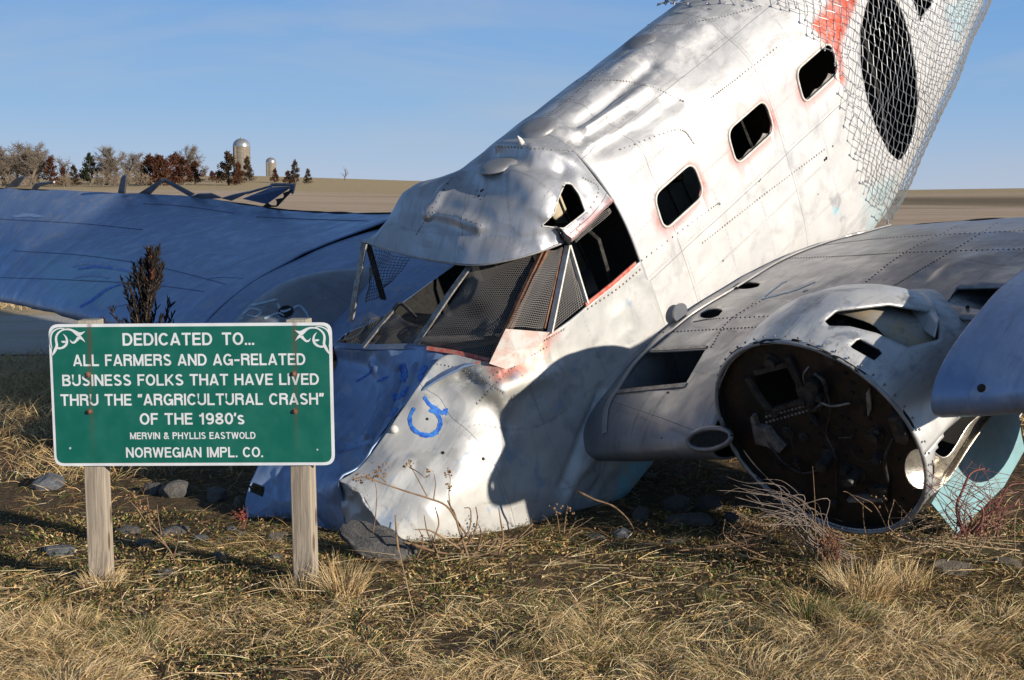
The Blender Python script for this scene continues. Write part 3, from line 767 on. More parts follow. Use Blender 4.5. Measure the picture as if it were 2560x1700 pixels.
# window frames: raised gaskets and ragged glass left in two windows
for k, (c, hw) in enumerate(WIN):
    for side in (1, -1):
        if side < 0 and k == 2: continue
        if side < 0: continue
        P = win_poly(c, hw); ring_pts = np.array([[p[0], 0, p[1]] for p in P])
        for q in ring_pts:
            tq = ring_t(q[2]) if side > 0 else 1 - ring_t(q[2])
            q[1] = ring(np.array(q[0]), np.array(tq))[1] + 0.002 * side
        mb = MB(); mb.tube(np.vstack([ring_pts, ring_pts[:2]]), 0.0075, 6, False)
        fr = mb.build('window_frame', M['whitepost'], plane, True)
        if side > 0 and k > 0:
            sh = MB(); lo = [(c - hw, -0.098), (c + hw, -0.098)]
            xs = np.linspace(c - hw + 0.03, c + hw - 0.02, 12); 
            tops = -0.098 + np.array([.006, .008, .004, .012, .016, .006, .005, .014, .018, .034, .012, .006]) * (1.0 if k == 1 else 1.2)
            vv = []
            for x, z in zip(xs, tops): vv += [(x, 0.640, -0.100), (x, 0.640, z)]
            for i in range(11): sh.add([vv[2 * i], vv[2 * i + 2], vv[2 * i + 3], vv[2 * i + 1], *[(a, b - 0.004, d) for a, b, d in (vv[2 * i], vv[2 * i + 2], vv[2 * i + 3], vv[2 * i + 1])]],
                                       [(0, 1, 2, 3), (7, 6, 5, 4), (3, 2, 6, 7)])
            sh.build('glass_shard', M['post'], fr)
# dark cockpit and cabin interior
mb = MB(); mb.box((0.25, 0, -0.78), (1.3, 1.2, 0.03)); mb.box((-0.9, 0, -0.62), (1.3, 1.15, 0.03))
mb.build('cabin_floor', M['dark'], plane)  # floor coloured near black in place of cockpit shade
for s0, t0, t1 in ((-0.40, .53, .97), (-0.40, .03, .42), (2.2, 0, 1)):  # bulkheads added inside to keep light out of the cabin
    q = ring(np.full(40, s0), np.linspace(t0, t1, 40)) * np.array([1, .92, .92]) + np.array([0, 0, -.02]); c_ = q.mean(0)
    mb = MB(); mb.add(list(q) + list(q + np.array([.03, 0, 0])), [tuple(range(39, -1, -1)), tuple(range(40, 80))] + [(i, (i + 1) % 40, (i + 1) % 40 + 40, i + 40) for i in range(40)]); mb.build('light_stop_bulkhead', M['dark'], plane)
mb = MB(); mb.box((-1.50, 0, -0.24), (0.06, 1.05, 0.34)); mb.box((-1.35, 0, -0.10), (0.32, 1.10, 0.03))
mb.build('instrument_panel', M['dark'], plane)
for y in (-0.3, 0.3):
    mb = MB(); mb.tube([(-0.62, y - .2, -0.6), (-0.55, y - .2, 0.05), (-0.53, y - .1, 0.12), (-0.53, y + .1, 0.12), (-0.55, y + .2, 0.05), (-0.62, y + .2, -0.6)], 0.014)
    mb.box((-0.80, y, -0.40), (0.42, 0.40, 0.05)); mb.build('seat_frame', M['iron'], plane, False)
screen('wire_screen', [(0.93, -.635, -.68), (1.77, -.635, -.68), (1.77, -.61, -1.0), (0.93, -.61, -1.0)], 16, 6, 0, .006, 31, m='iron', r=.002) if False else None
q_ = np.array([[ring(np.array(s_), np.array(1 - ring_t(z_))) * np.array([1, .965, 1]) for z_ in np.linspace(-1.0, .1, 24)] for s_ in np.linspace(.2, 1.9, 30)])
Skin(q_).build('inner_lining', [M['lining'], M['dark']], plane, .004)
mb = MB()
for s_ in np.arange(.3, 1.9, .16): mb.tube([ring(np.array(s_), np.array(1 - ring_t(z_))) * np.array([1, .95, 1]) for z_ in np.linspace(-1.0, .1, 12)], .006, 4)
mb.build('inner_frame', M['iron'], plane)
# tan plank seen through the first window
mb = MB(); mb.tube([(0.75, -0.25, -0.30), (1.35, -0.55, -0.62)], 0.035, 5); mb.build('broken_rail', M['rust'], plane)

# windscreen posts
def post(name, a, b, wd, m, t=0.010, mid=None, side=(0, 1, 0)):
    pts = [a, b] if mid is None else [a, mid, b]
    if mid is not None: pts = list(cr(np.array(pts), 12))
    mb = MB(); mb.bar(pts, wd, t, side); return mb.build(name, m, plane)
post('windscreen_post', L(1087, 608, .2), L(957, 798, .06), 0.040, M['post'], mid=L(1028, 690, .14))
post('windscreen_post', L(1252, 577, .51), L(1132, 836, .55), 0.022, M['rust'], mid=L(1188, 712, .545), t=0.02)
post('windscreen_post', L(1263, 575, .53), L(1142, 830, .56), 0.018, M['rust'], mid=L(1198, 712, .560), t=0.02)
post('windscreen_post', L(840, 562, -.56), L(808, 742, -.60), 0.045, M['post'])
post('windscreen_post', L(848, 562, -.56), L(884, 690, -.61), 0.045, M['inner'])
post('windscreen_post', L(906, 715, -.18), L(836, 800, -.27), 0.028, M['post'], mid=L(872, 755, -.22))
post('windscreen_post', L(906, 715, -.18), L(962, 735, -.02), 0.022, M['iron'], mid=L(925, 700, -.12))
post('window_post', L(1309, 566, .605), L(1268, 768, .655), 0.036, M['whitepost'])
post('window_post', L(1311, 566, .605), L(1352, 700, .655), 0.034, M['whitepost'])
post('window_post', L(1296, 572, .575), L(1254, 757, .62), 0.016, M['rust'])
mb = MB(); mb.bar(list(cr(np.array([L(775, 797, -.52), L(860, 801, -.2), L(955, 800, .06), L(1000, 808, .2), L(1136, 834, .55)]), 30)), 0.035, 0.012, (1, 0, 0.4))
mb.build('windscreen_sill', M['bluewing'], plane)
mb = MB(); mb.bar(list(cr(np.array([L(985, 803, .18), L(1060, 815, .36), L(1136, 834, .55)]), 14)), 0.022, 0.016, (1, 0, 0.8))
mb.build('windscreen_sill', M['redpaint'], plane)
mb = MB(); mb.bar([L(1350, 703, .662), L(1410, 656, .662), L(1466, 607, .662)], 0.022, 0.008, (0, 0, 1)); mb.build('window_sill', M['redpaint'], plane)
mb = MB(); mb.tube(list(cr(front + np.array([0, 0, -0.002]), 40)), 0.006, 6); mb.build('roof_edge_trim', M['skin'], plane, True)
gq = [(1128, 838), (1146, 800), (1166, 758), (1268, 766), (1240, 800), (1205, 838), (1165, 852)]; gv_ = [.57, .60, .64, .668]
gp = [L(px, py, y) for (px, py), y in zip(gq[:4], gv_)] + [nose.hit(*q, lift=.006)[0] for q in gq[4:]]
gc = np.mean(gp, 0) + np.array([0, .004, 0]); mb = MB(); mb.add(gp + [gc], [(i, (i + 1) % 7, 7) for i in range(7)]); go = mb.build('corner_gusset', M['gusset'], plane)
# rivets along the gusset, the window sill and the nose seams
def join_into(o, mb, m):
    """add small fixed shapes (rivet heads) to the mesh of the panel they belong to"""
    import bmesh
    me = bpy.data.meshes.new('tmp'); me.from_pydata(mb.v, [], mb.f); me.update()
    k = o.data.materials.find(m.name)
    if k < 0: o.data.materials.append(m); k = len(o.data.materials) - 1
    bm = bmesh.new(); bm.from_mesh(o.data); n0 = len(bm.faces); bm.from_mesh(me); bm.faces.ensure_lookup_table()
    for f in bm.faces[n0:]: f.material_index = k
    bm.to_mesh(o.data); bm.free(); bpy.data.meshes.remove(me)
def rivet_row(skin, pts, step=9, r=0.0036, m='post', name='rivet_row'):
    pts = np.array(pts, float); n = int(np.linalg.norm(np.diff(pts, axis=0), axis=1).sum() / step); mb = MB()
    for q in cr(pts, max(3, n)):
        h, nn = skin.hit(*q)
        if h is not None: mb.disc(h, nn, r, 0.002, 6, 0.002)
    if mb.v: join_into({id(nose): nose_o, id(roof): roof_o, id(wc): wc_o, id(cabin): cabin_o}[id(skin)], mb, M[m])
rivet_row(nose, [(1150, 845), (1130, 870), (1230, 800), (1300, 760)][1:], 8)
rivet_row(nose, [(1100, 930), (1180, 850), (1260, 800)], 8); rivet_row(nose, [(1355, 712), (1420, 668), (1475, 622)], 10, 0.006, 'rust')
rivet_row(nose, [(1000, 838), (1060, 850), (1120, 880), (1160, 905)], 8)
rivet_row(roof, [(1000, 490), (1060, 500), (1110, 520)], 11, 0.0045); rivet_row(roof, [(1040, 410), (985, 500), (960, 540)], 10, 0.004)
rivet_row(roof, [(1150, 338), (1230, 342), (1330, 350)], 8); rivet_row(roof, [(1390, 400), (1430, 440), (1400, 475)], 9)
rivet_row(roof, [(1345, 410), (1380, 440), (1330, 530)], 9, 0.005)

for q in ([(1600, 742), (1648, 735), (1780, 729), (1897, 722), (1990, 655), (2087, 582), (2203, 524)], [(1814, 596), (1960, 590), (2104, 582), (2361, 574)], [(1900, 565), (2060, 548), (2361, 532)], [(2060, 660), (2160, 600), (2300, 515)], [(1480, 770), (1640, 760), (1800, 752)], [(1640, 800), (1680, 740), (1760, 690)]):
    rivet_row(wc, q, 8, 0.0052, 'iron')
for q in ([(1302, 189), (1416, 185), (1500, 200), (1575, 233)], [(1459, 56), (1557, 56), (1660, 40), (1752, 14)], [(1256, 275), (1340, 205), (1430, 130), (1519, 58)], [(1430, 345), (1560, 300), (1600, 330)], [(1620, 560), (1760, 450), (1900, 345)], [(1480, 600), (1640, 480), (1660, 470)], [(1640, 225), (1700, 180), (1790, 110)]):
    rivet_row(cabin, q, 7, 0.0042, 'post')
# wire screens
def screen(name, corners, nu, nv, bulge=0.0, wob=0.01, seed=0, holes=0.0, m='screen', r=0.0011):
    a, b, c, d = [np.array(p, float) for p in corners]           # a-b top edge, d-c bottom edge
    nsv, nsu = 26, 26
    def srf(u, v):
        p = (a * (1 - u)[..., None] + b * u[..., None]) * (1 - v)[..., None] + (d * (1 - u)[..., None] + c * u[..., None]) * v[..., None]
        nn = np.cross(b - a, d - a); nn /= np.linalg.norm(nn); nn = nn if np.dot(nn, CAML - a) > 0 else -nn
        wv = bulge * np.sin(math.pi * u) * np.sin(math.pi * v) + wob * vnoise(p, 9, seed) * 1.4 + wob * 0.8 * np.sin(7 * u + 5 * v + seed)
        return p + nn * wv[..., None] + (b - a) * (0.03 * vnoise(p, 5, seed + 5))[..., None]
    mb = MB()
    for i in range(nu):
        u = np.full(nsv, (i + 0.5) / nu); v = np.linspace(0, 1, nsv)
        mb.tube(srf(u, v), r, 3, False)
    for j in range(nv):
        v = np.full(nsu, (j + 0.5) / nv); u = np.linspace(0, 1, nsu)
        mb.tube(srf(u, v), r, 3, False)
    return mb.build(name, M[m], plane)
screen('wire_screen', [L(1092, 612, .2), L(1248, 582, .5), L(1165, 775, .53), L(975, 790, .10)], 44, 42, 0.05, 0.014, 3)
screen('wire_screen', [L(975, 775, .10), L(1165, 770, .52), L(1136, 832, .55), L(958, 799, .06)], 42, 12, 0.05, 0.018, 5)
screen('wire_screen', [L(1262, 580, .53), L(1298, 570, .58), L(1252, 757, .63), L(1170, 757, .60)], 18, 40, 0.01, 0.006, 7, r=0.0015)
screen('wire_screen', [L(1308, 580, .600), L(1313, 580, .605), L(1348, 702, .65), L(1272, 764, .65)], 15, 26, 0.0, 0.004, 9, r=0.0015)
screen('wire_screen', [L(905, 718, -.17), L(990, 762, .06), L(957, 798, .06), L(800, 800, -.45)], 40, 22, 0.03, 0.03, 11)
screen('wire_screen', [L(850, 740, -.42), L(908, 722, -.18), L(860, 800, -.22), L(770, 792, -.55)], 26, 20, 0.03, 0.03, 13)
screen('wire_screen', [L(852, 572, -.54), L(945, 592, -.16), L(880, 680, -.58), L(845, 700, -.60)], 15, 15, 0.0, 0.02, 15, m='iron', r=.0016)
screen('wire_screen', [L(1320, 545, .615), L(1405, 480, .615), L(1408, 492, .60), L(1330, 560, .60)], 30, 5, 0.0, 0.006, 17)

# blister covers, stub aerial and torn hatch rim on the roof
for skin, q, rr in ((cabin, (1236, 294), 0.115), (cabin, (1473, 97), 0.105), (roof, (1146, 380), 0.115)):
    h, n = skin.hit(*q)
    mb = MB(); mb.disc(h - n * 0.012, n, rr, 0.013, 28, 0.020); mb.build('blister_cover', M['roof'], plane, True)
h, n = roof.hit(1203, 330) if roof.hit(1203, 330)[0] is not None else cabin.hit(1203, 330)
mb = MB(); mb.tube([h - n * .01, h + n * 0.025, h + n * 0.04, h + n * 0.05], [0.018, 0.013, 0.006, 0.004], 10); mb.build('aerial_stub', M['whitepost'], plane, True)
hp = [roof.hit(*q)[0] for q in rounded(HATCH, 4, 3)]; hp = [p for p in hp if p is not None]
mb = MB(); mb.tube(hp + hp[:1], 0.004, 5, False); mb.build('torn_rim', M['whitepost'], plane, True)
h1 = roof.hit(1352, 368)[0]
if h1 is not None:
    mb = MB(); mb.box(h1 + np.array([0, 0, .012]), (0.10, 0.07, 0.015), np.array(Matrix.Rotation(0.6, 3, 'Y')))
    mb.box(h1 + np.array([-.03, 0.04, .02]), (0.05, 0.06, 0.008), np.array(Matrix.Rotation(-0.7, 3, 'X'))); mb.build('torn_bracket', M['post'], plane)
# bullet holes
def holes(skin, pts, name='puncture_hole'):
    for px, py, r in pts:
        h, n = skin.hit(px, py)
        if h is not None:
            mb = MB(); mb.disc(h - n * 0.002, n, r * .75, 0.0035, 9); mb.build(name, M['dark'], plane)
holes(roof, [(1110, 440, .011), (1104, 452, .011), (1114, 437, .007), (1100, 440, .005), (1118, 452, .004), (1095, 455, .004), (1108, 460, .004), (1122, 445, .003)])
holes(cabin, [(1905, 365, .016), (1901, 369, .012), (1920, 337, .009), (1750, 418, .008), (1753, 414, .007), (1886, 448, .006), (1667, 601, .008), (1416, 505, .010)])
holes(nose, [(1021, 1044, .012), (1114, 1058, .012), (985, 966, .01), (1010, 1000, .005)])
holes(wo, [(2263, 895, .024)]); holes(wc, [(1448, 860, .006), (1735, 700, .006), (1540, 905, .01), (1600, 1020, .035), (1525, 1010, .006)])
holes(nacs, [(0, 0, .01)])
# spray paint on the nose
mark('spray_paint_mark', nose, [[(956, 940, 7), (946, 962, 8), (950, 985, 9), (968, 1000, 10), (992, 1004, 11), (1010, 992, 10), (1016, 972, 9), (1008, 955, 8), (990, 945, 7)],
                                [(978, 915, 6), (990, 932, 9), (1008, 945, 10), (1022, 952, 9), (1032, 948, 7)], [(1028, 942, 10), (1030, 958, 4)]], M['bluepaint'])
mark('spray_paint_mark', ntop, [[(925, 840, 14), (932, 858, 16), (928, 880, 10)], [(905, 915, 14), (925, 912, 12), (940, 890, 8)], [(982, 842, 10), (970, 865, 14), (975, 885, 9)],
                                [(870, 880, 4), (895, 868, 6)], [(820, 880, 3), (850, 862, 4), (860, 845, 3)], [(900, 960, 7), (915, 940, 9)]], M['bluepaint'])
mark('scraped_paint', ws_, [[(185, 708, 5), (215, 690, 7), (245, 668, 5), (280, 655, 3)], [(180, 620, 4), (230, 615, 6), (300, 625, 4)]], M['bluepaint'])
mark('chalk_mark', wc, [[(1755, 690, 3), (1800, 655, 3), (1815, 648, 2)], [(1755, 690, 3), (1830, 670, 3), (1880, 650, 2)], [(1850, 672, 2), (1862, 668, 4)]], M['palepaint'], wd=2)
# white clip on the nose, stick on the nose
h, n = nose.hit(909, 991)
if h is not None:
    mb = MB(); mb.tube([h - n * .005, h + n * .02, h + n * .03], [.022, .020, .010], 10); mb.build('lamp_stub', M['whitepost'], plane, True)

# firewall of the port engine
FWS = -1.19
rectw = [(1739, 867), (1814, 846), (1851, 917), (1764, 943)]
rnd = [tuple(p) for p in ellipse(2120, 1081, 34, 47, -0.12, 22)]
fwc = [tuple(proj(toW([FWS, 2.13 + .528 * math.cos(t), -.555 + .528 * math.sin(t)]))) for t in np.linspace(0, 2 * math.pi, 72, endpoint=False)]
fw = plate('firewall', fwc, M['firewall'], 0, FWS, 0.006, [rectw, rnd])
def fp(px, py, off=0.0): return L(px, py, FWS - 0.004 - off, 0)
NF = (-1, 0, 0)
mb = MB(); mb.tube([np.array([-1.238, 2.13 + .538 * math.cos(t), -.555 + .538 * math.sin(t)]) for t in np.linspace(0, 2 * math.pi, 73)], 0.010, 6, False); mb.build('cowl_rim', M['nac'], plane, True)
mb = MB()
for t in np.linspace(0, 2 * math.pi, 56, endpoint=False): mb.disc((-1.216, 2.13 + .556 * math.cos(t), -.555 + .556 * math.sin(t)), (0, math.cos(t), math.sin(t)), .006, .003, 6, .002)
join_into(nac_o, mb, M['post'])
def strut(pts, wd, m='iron', t=0.02, name='engine_strut'):
    mb = MB(); mb.bar([fp(*p, 0.012) for p in pts], wd, t, (0, 1, 0.2)); return mb.build(name, M[m], plane)
strut([(1816, 822), (1850, 895), (1878, 945)], .035, 'inner'); strut([(1722, 870), (1757, 925), (1790, 960)], .03); strut([(1742, 858), (1820, 838)], .025); strut([(1768, 950), (1855, 922)], .02)
strut([(1960, 1148), (2040, 1146)], .018, 'post', 0.05)
def stud(px, py, r, hgt, m='iron', name='firewall_fitting'):
    mb = MB(); c = fp(px, py); mb.disc(c, NF, r * 1.5, 0.006, 10); mb.disc(c, NF, r, hgt, 10); return mb.build(name, M[m], plane)
for a in [(1781, 832, .028, .03), (1920, 822, .028, .03), (1868, 902, .05, .035), (1883, 880, .035, .05), (1878, 930, .03, .03), (1818, 995, .022, .02), (1855, 1008, .02, .02), (1797, 1070, .016, .02),
          (1840, 1062, .014, .03), (1915, 1052, .030, .09), (1978, 1090, .03, .07), (1960, 1100, .022, .05), (2020, 1000, .026, .04), (2028, 988, .014, .03), (1770, 1128, .026, .04), (1805, 1128, .022, .03),
          (1835, 1140, .034, .06), (1925, 1160, .02, .02), (1980, 1085, .018, .10)]: stud(*a)
mb = MB()
for px, py in [(1950, 860), (1965, 882), (1965, 905), (1985, 925), (1940, 990), (1955, 965), (1970, 990), (1940, 960), (1925, 1010), (1985, 1040), (1950, 1050), (2000, 940), (1995, 955), (2005, 965), (1910, 905),
               (1870, 975), (1890, 1000), (1900, 1030), (2040, 905), (2060, 940), (2090, 1010), (2075, 1060), (2000, 1130), (1900, 1120), (1860, 1160), (2080, 1150)]: mb.disc(fp(px, py), NF, .007, .004, 8)
join_into(fw, mb, M['dark'])
mb = MB()
for i in range(13):
    for r_ in range(2): mb.disc(fp(1768 + i * 8.5, 960 - i * 2.4 + r_ * 13), NF, .0045, .003, 6, .002)
join_into(fw, mb, M['post'])
plate('firewall_box', [(2052, 958), (2082, 952), (2102, 1005), (2095, 1018), (2072, 1012)], M['iron'], 0, FWS - .03, 0.05)
plate('firewall_box', [(2066, 972), (2080, 970), (2090, 1000), (2078, 1004)], M['inner'], 0, FWS - .06, 0.02)
plate('firewall_bracket', [(1733, 958), (1742, 956), (1748, 980), (1774, 985), (1790, 1008), (1810, 1030), (1800, 1040), (1770, 1025), (1745, 1020)], M['post'], 0, FWS - .02, 0.03)
plate('firewall_bracket', [(1998, 905), (2006, 893), (2010, 940), (2002, 960)], M['post'], 0, FWS - .012, 0.012)
plate('firewall_bracket', [(2005, 1120), (2050, 1122), (2048, 1160), (2010, 1150)], M['iron'], 0, FWS - .02, 0.03)
def hose(pts, r=.004, m='iron', off=0.04, name='loose_cable'):
    mb = MB(); mb.tube(cr(np.array([fp(*p, off * (0.3 + 0.7 * math.sin(i * 1.3 + .5) ** 2)) for i, p in enumerate(pts)]), 24), r, 6); mb.build(name, M[m], plane, True)
hose([(1865, 845), (1852, 865), (1858, 890), (1875, 905)], .004, 'post'); hose([(1880, 860), (1900, 880), (1905, 915), (1885, 940)], .012); hose([(1905, 900), (1915, 950), (1905, 1000), (1925, 1050), (1930, 1150)], .005)
hose([(1990, 1000), (2020, 1020), (2010, 1060), (1980, 1060), (1960, 1030), (1965, 1000)], .003); hose([(1935, 1010), (1965, 1008)], .006); hose([(1820, 985), (1830, 1040), (1850, 1100)], .003)
hose([(1870, 870), (1880, 910), (1870, 950), (1890, 985)], .016, 'dark'); hose([(1760, 1000), (1800, 1060), (1850, 1090), (1900, 1080)], .007); hose([(2060, 1010), (2040, 1060), (2050, 1120)], .008); hose([(1860, 905), (1910, 935), (1960, 930)], .006, 'post')
for px, py in ((1858, 915), (1895, 905), (2030, 1050), (1955, 1075)): stud(px, py, .02, .05, 'inner')
# inside of the nacelle and what shows through its holes
tq = np.linspace(.25, 2.9, 40); tanp = Skin(np.array([[(q, 2.13 + rr_ * math.cos(t_), zc_ + rr_ * math.sin(t_)) for t_ in tq] for q, rr_, zc_ in ((-.895, .49, -.57), (-.80, .495, -.59), (-.70, .495, -.62), (-.35, .48, -.80))])); tanp.crease([(2000, 750), (2050, 770)], .05, -.03).rough(.012, 7, 91); tanp.build('engine_bay_panel', [M['tan'], M['dark']], plane, .004)
plate('oil_tank', [tuple(p) for p in ellipse(1955, 752, 36, 20, 0.25, 20)], M['inner'], 1, 2.16, 0.05)
mb = MB(); mb.tube([L(2012, 764, 2.28), L(2040, 748, 2.30), L(2062, 738, 2.34)], .012, 5); mb.build('engine_bay_rib', M['rust'], plane)
shroud = [[L(2060, 1030, 2.32), L(2120, 1015, 2.42), L(2180, 1055, 2.47), L(2236, 978, 2.50), L(2290, 938, 2.52)],
          [L(2060, 1080, 2.30), L(2120, 1080, 2.38), L(2180, 1085, 2.41), L(2240, 1002, 2.44), L(2290, 946, 2.46)],
          [L(2060, 1145, 2.34), L(2130, 1150, 2.42), L(2178, 1114, 2.44), L(2234, 1030, 2.48), L(2286, 956, 2.50)]]
Skin(strip(shroud, 24, 40)).build('exhaust_shroud', [M['bright'], M['bright']], plane, 0.006)
gd = plate('wheel_bay_door', [(2145, 1160), (2176, 1108), (2228, 1032), (2280, 957), (2346, 943), (2352, 1001), (2360, 1037), (2312, 1121), (2202, 1230)], M['turq'], 1, 2.34, 0.014)
mb = MB()
tyc = np.array([-0.05, 2.75, -1.02])
mb.tube([tyc + np.array([.30 * math.cos(t), 0, .30 * math.sin(t)]) for t in np.linspace(0, 2 * math.pi, 41)], 0.10, 14, False); ty = mb.build('wheel', M['rubber'], plane, True)
mb = MB(); mb.disc(tyc + np.array([0, .02, 0]), (0, 1, 0), .21, .02, 24, .02); mb.build('wheel_rim', M['post'], ty)
# closed front of the far nacelle with scrawls
for sk in (nacs,):
    mark('chalk_mark', sk, [[(510, 735, 4), (540, 715, 5), (600, 700, 5), (640, 690, 4)], [(560, 725, 4), (580, 712, 4), (602, 718, 4), (590, 730, 4), (570, 726, 3)], [(640, 700, 5), (650, 718, 5), (672, 712, 4), (690, 705, 4), (705, 720, 5), (712, 735, 4)],
                           [(610, 735, 5), (640, 722, 4), (655, 728, 3)], [(530, 738, 3), (560, 735, 4)]], M['palepaint'])
holes(nacs, [(659, 718, .07)])
for pts in ([(0, 640), (150, 645), (330, 655), (470, 672)], [(30, 578), (200, 590), (360, 615), (520, 655)], [(330, 470), (420, 475), (540, 492)], [(0, 505), (180, 515), (330, 530)], [(590, 500), (700, 505), (850, 510)]):
    mark('panel_seam', ws_, [[(x, y, 1.3) for x, y in pts]], M['seam'], wd=2)
mark('scraped_paint', ws_, [[(165, 615, 6), (200, 606, 10), (240, 610, 12), (285, 622, 8), (310, 628, 4)], [(170, 640, 4), (215, 632, 9), (250, 640, 5)], [(480, 640, 4), (520, 636, 7), (560, 640, 4)], [(30, 500, 4), (60, 496, 8), (100, 500, 5)], [(280, 650, 4), (300, 690, 12), (250, 705, 8)]], M['palescuff'])
# solid ribs added inside the near wing to stop light passing through
for y_, le_, te_, t_ in ((1.22, (-1.28, -.70), (1.8, -1.24), .145), (2.60, (-.55, -.62), (1.4, -1.0), .14), (2.868, (-1.33, -.185), (1.29, -.60), .15), (3.322, (-1.22, -.15), (1.19, -.57), .15)):
    f_ = foil(le_, te_, t_ if y_ < 2.8 else .150, .03 if y_ < 2.8 else .004, 24); mb = MB(); n_ = len(f_)
    mb.add([(x, y_, z) for x, z in f_] + [(x, y_ + .015, z) for x, z in f_], [tuple(range(n_)), tuple(range(2 * n_ - 1, n_ - 1, -1))] + [(i, i + n_, (i + 1) % n_ + n_, (i + 1) % n_) for i in range(n_)]); mb.build('light_block_rib', M['dark'], plane)
# joint of the far outer wing, root fillet and other strips
def strip_on(skin, pts, wd, m, name, t=0.006, lift=0.002, n=24):
    H = [skin.hit(*q, lift=lift) for q in cr(np.array(pts, float), n)]; H = [(h, nn) for h, nn in H if h is not None]
    if len(H) < 3: return
    tang = np.gradient(np.array([h for h, _ in H]), axis=0); mb = MB()
    mb.bar([h for h, _ in H], wd, t, [np.cross(nn, tg) for (_, nn), tg in zip(H, tang)]); return mb.build(name, m, plane)
mb = MB(); mb.bar([L(622, 662, -2.86), L(700, 622, -2.86), L(770, 585, -2.86), L(826, 550, -2.86)], .022, .02, (0, 1, 0)); mb.build('wing_joint', M['dark'], plane)
strip_on(wc, [(1412, 905), (1490, 897), (1582, 888)], .03, M['post'], 'hatch_flange'); strip_on(wc, [(1485, 808), (1560, 805), (1630, 801)], .02, M['post'], 'hatch_flange')
mb = MB()
fil = [(1395, 1000), (1400, 940), (1430, 890), (1470, 832), (1540, 770), (1600, 722), (1700, 662), (1800, 602), (1900, 562), (1990, 538), (2050, 522)]
fpts = []
for px, py in cr(np.array(fil, float), 60):
    h, n = wc.hit(px, py, 0.006)
    if h is not None: fpts.append(h)
mb.bar(fpts, .035, .008, (0, 1, 0.4)); mb.build('wing_root_strip', M['skin'], plane)
# intake under the leading edge, small fairing at the wing root
plate('fuel_filler_lid', [tuple(p) for p in ellipse(1567, 720, 15, 22, 0.35, 18)], M['capmetal'], 1, 0.69, 0.012)  # lid in darker metal to imitate shade falling on it
slot = [wc.hit(px, py, 0.012)[0] for px, py in ellipse(1640, 1012, 50, 22, -0.12, 26)]; slot = [p for p in slot if p is not None]
if len(slot) > 10:
    mb = MB(); mb.tube(slot + slot[:1], .014, 6, False); s_o = mb.build('air_intake', M['wing'], plane, True)
    cc = np.mean(slot, 0); mb = MB(); mb.add([cc] + slot, [(0, i + 1, (i + 1) % len(slot) + 1) for i in range(len(slot))]); mb.build('intake_mouth', M['dark'], s_o)
mb = MB(); mb.tube([L(1328, 1130, .68), L(1400, 1165, .70), L(1455, 1205, .74)], .010, 6); 

# torn ribs along the far trailing edge
def rib(pix, s0, m='bluewing', thick=.02, holes=(), name='torn_rib'): return plate(name, pix, M[m], 0, s0, thick, holes)
rib([(12, 432), (39, 410), (59, 406), (42, 430)], .52, 'wing'); rib([(74, 434), (82, 423), (92, 421), (124, 418), (126, 421), (96, 428), (88, 435)], .6, 'wing')
rib([(273, 446), (280, 412), (284, 404), (292, 404), (288, 446)], .75, 'wing')
rib([(314, 449), (372, 413), (378, 416), (346, 449)], .85, 'wing'); rib([(372, 413), (380, 412), (448, 448), (440, 453)], .9, 'wing')
rib([(440, 453), (456, 447), (486, 446), (510, 456), (470, 458)], .95, 'wing'); rib([(512, 456), (540, 448), (570, 442), (572, 445), (536, 462)], 1.0, 'wing')
rib([(568, 443), (625, 427), (628, 430), (572, 447)], 1.05, 'wing')
plate('torn_skin_flap', [(560, 458), (625, 432), (674, 430), (616, 470)], M['bluewing'], 0, 1.06, .012, vals=[1.0, 1.12, 1.16, 1.08])
rib([(602, 478), (616, 468), (662, 436), (676, 428), (678, 436), (640, 476)], 1.12, 'inner', .012, [[tuple(p) for p in ellipse(632, 468, 7, 9, .4, 12)], [tuple(p) for p in ellipse(650, 451, 5, 6, .4, 12)]])
rib([(624, 424), (680, 424), (679, 428), (626, 429)], 1.12, 'wing'); rib([(672, 424), (681, 424), (676, 447), (668, 440)], 1.13, 'bluewing')

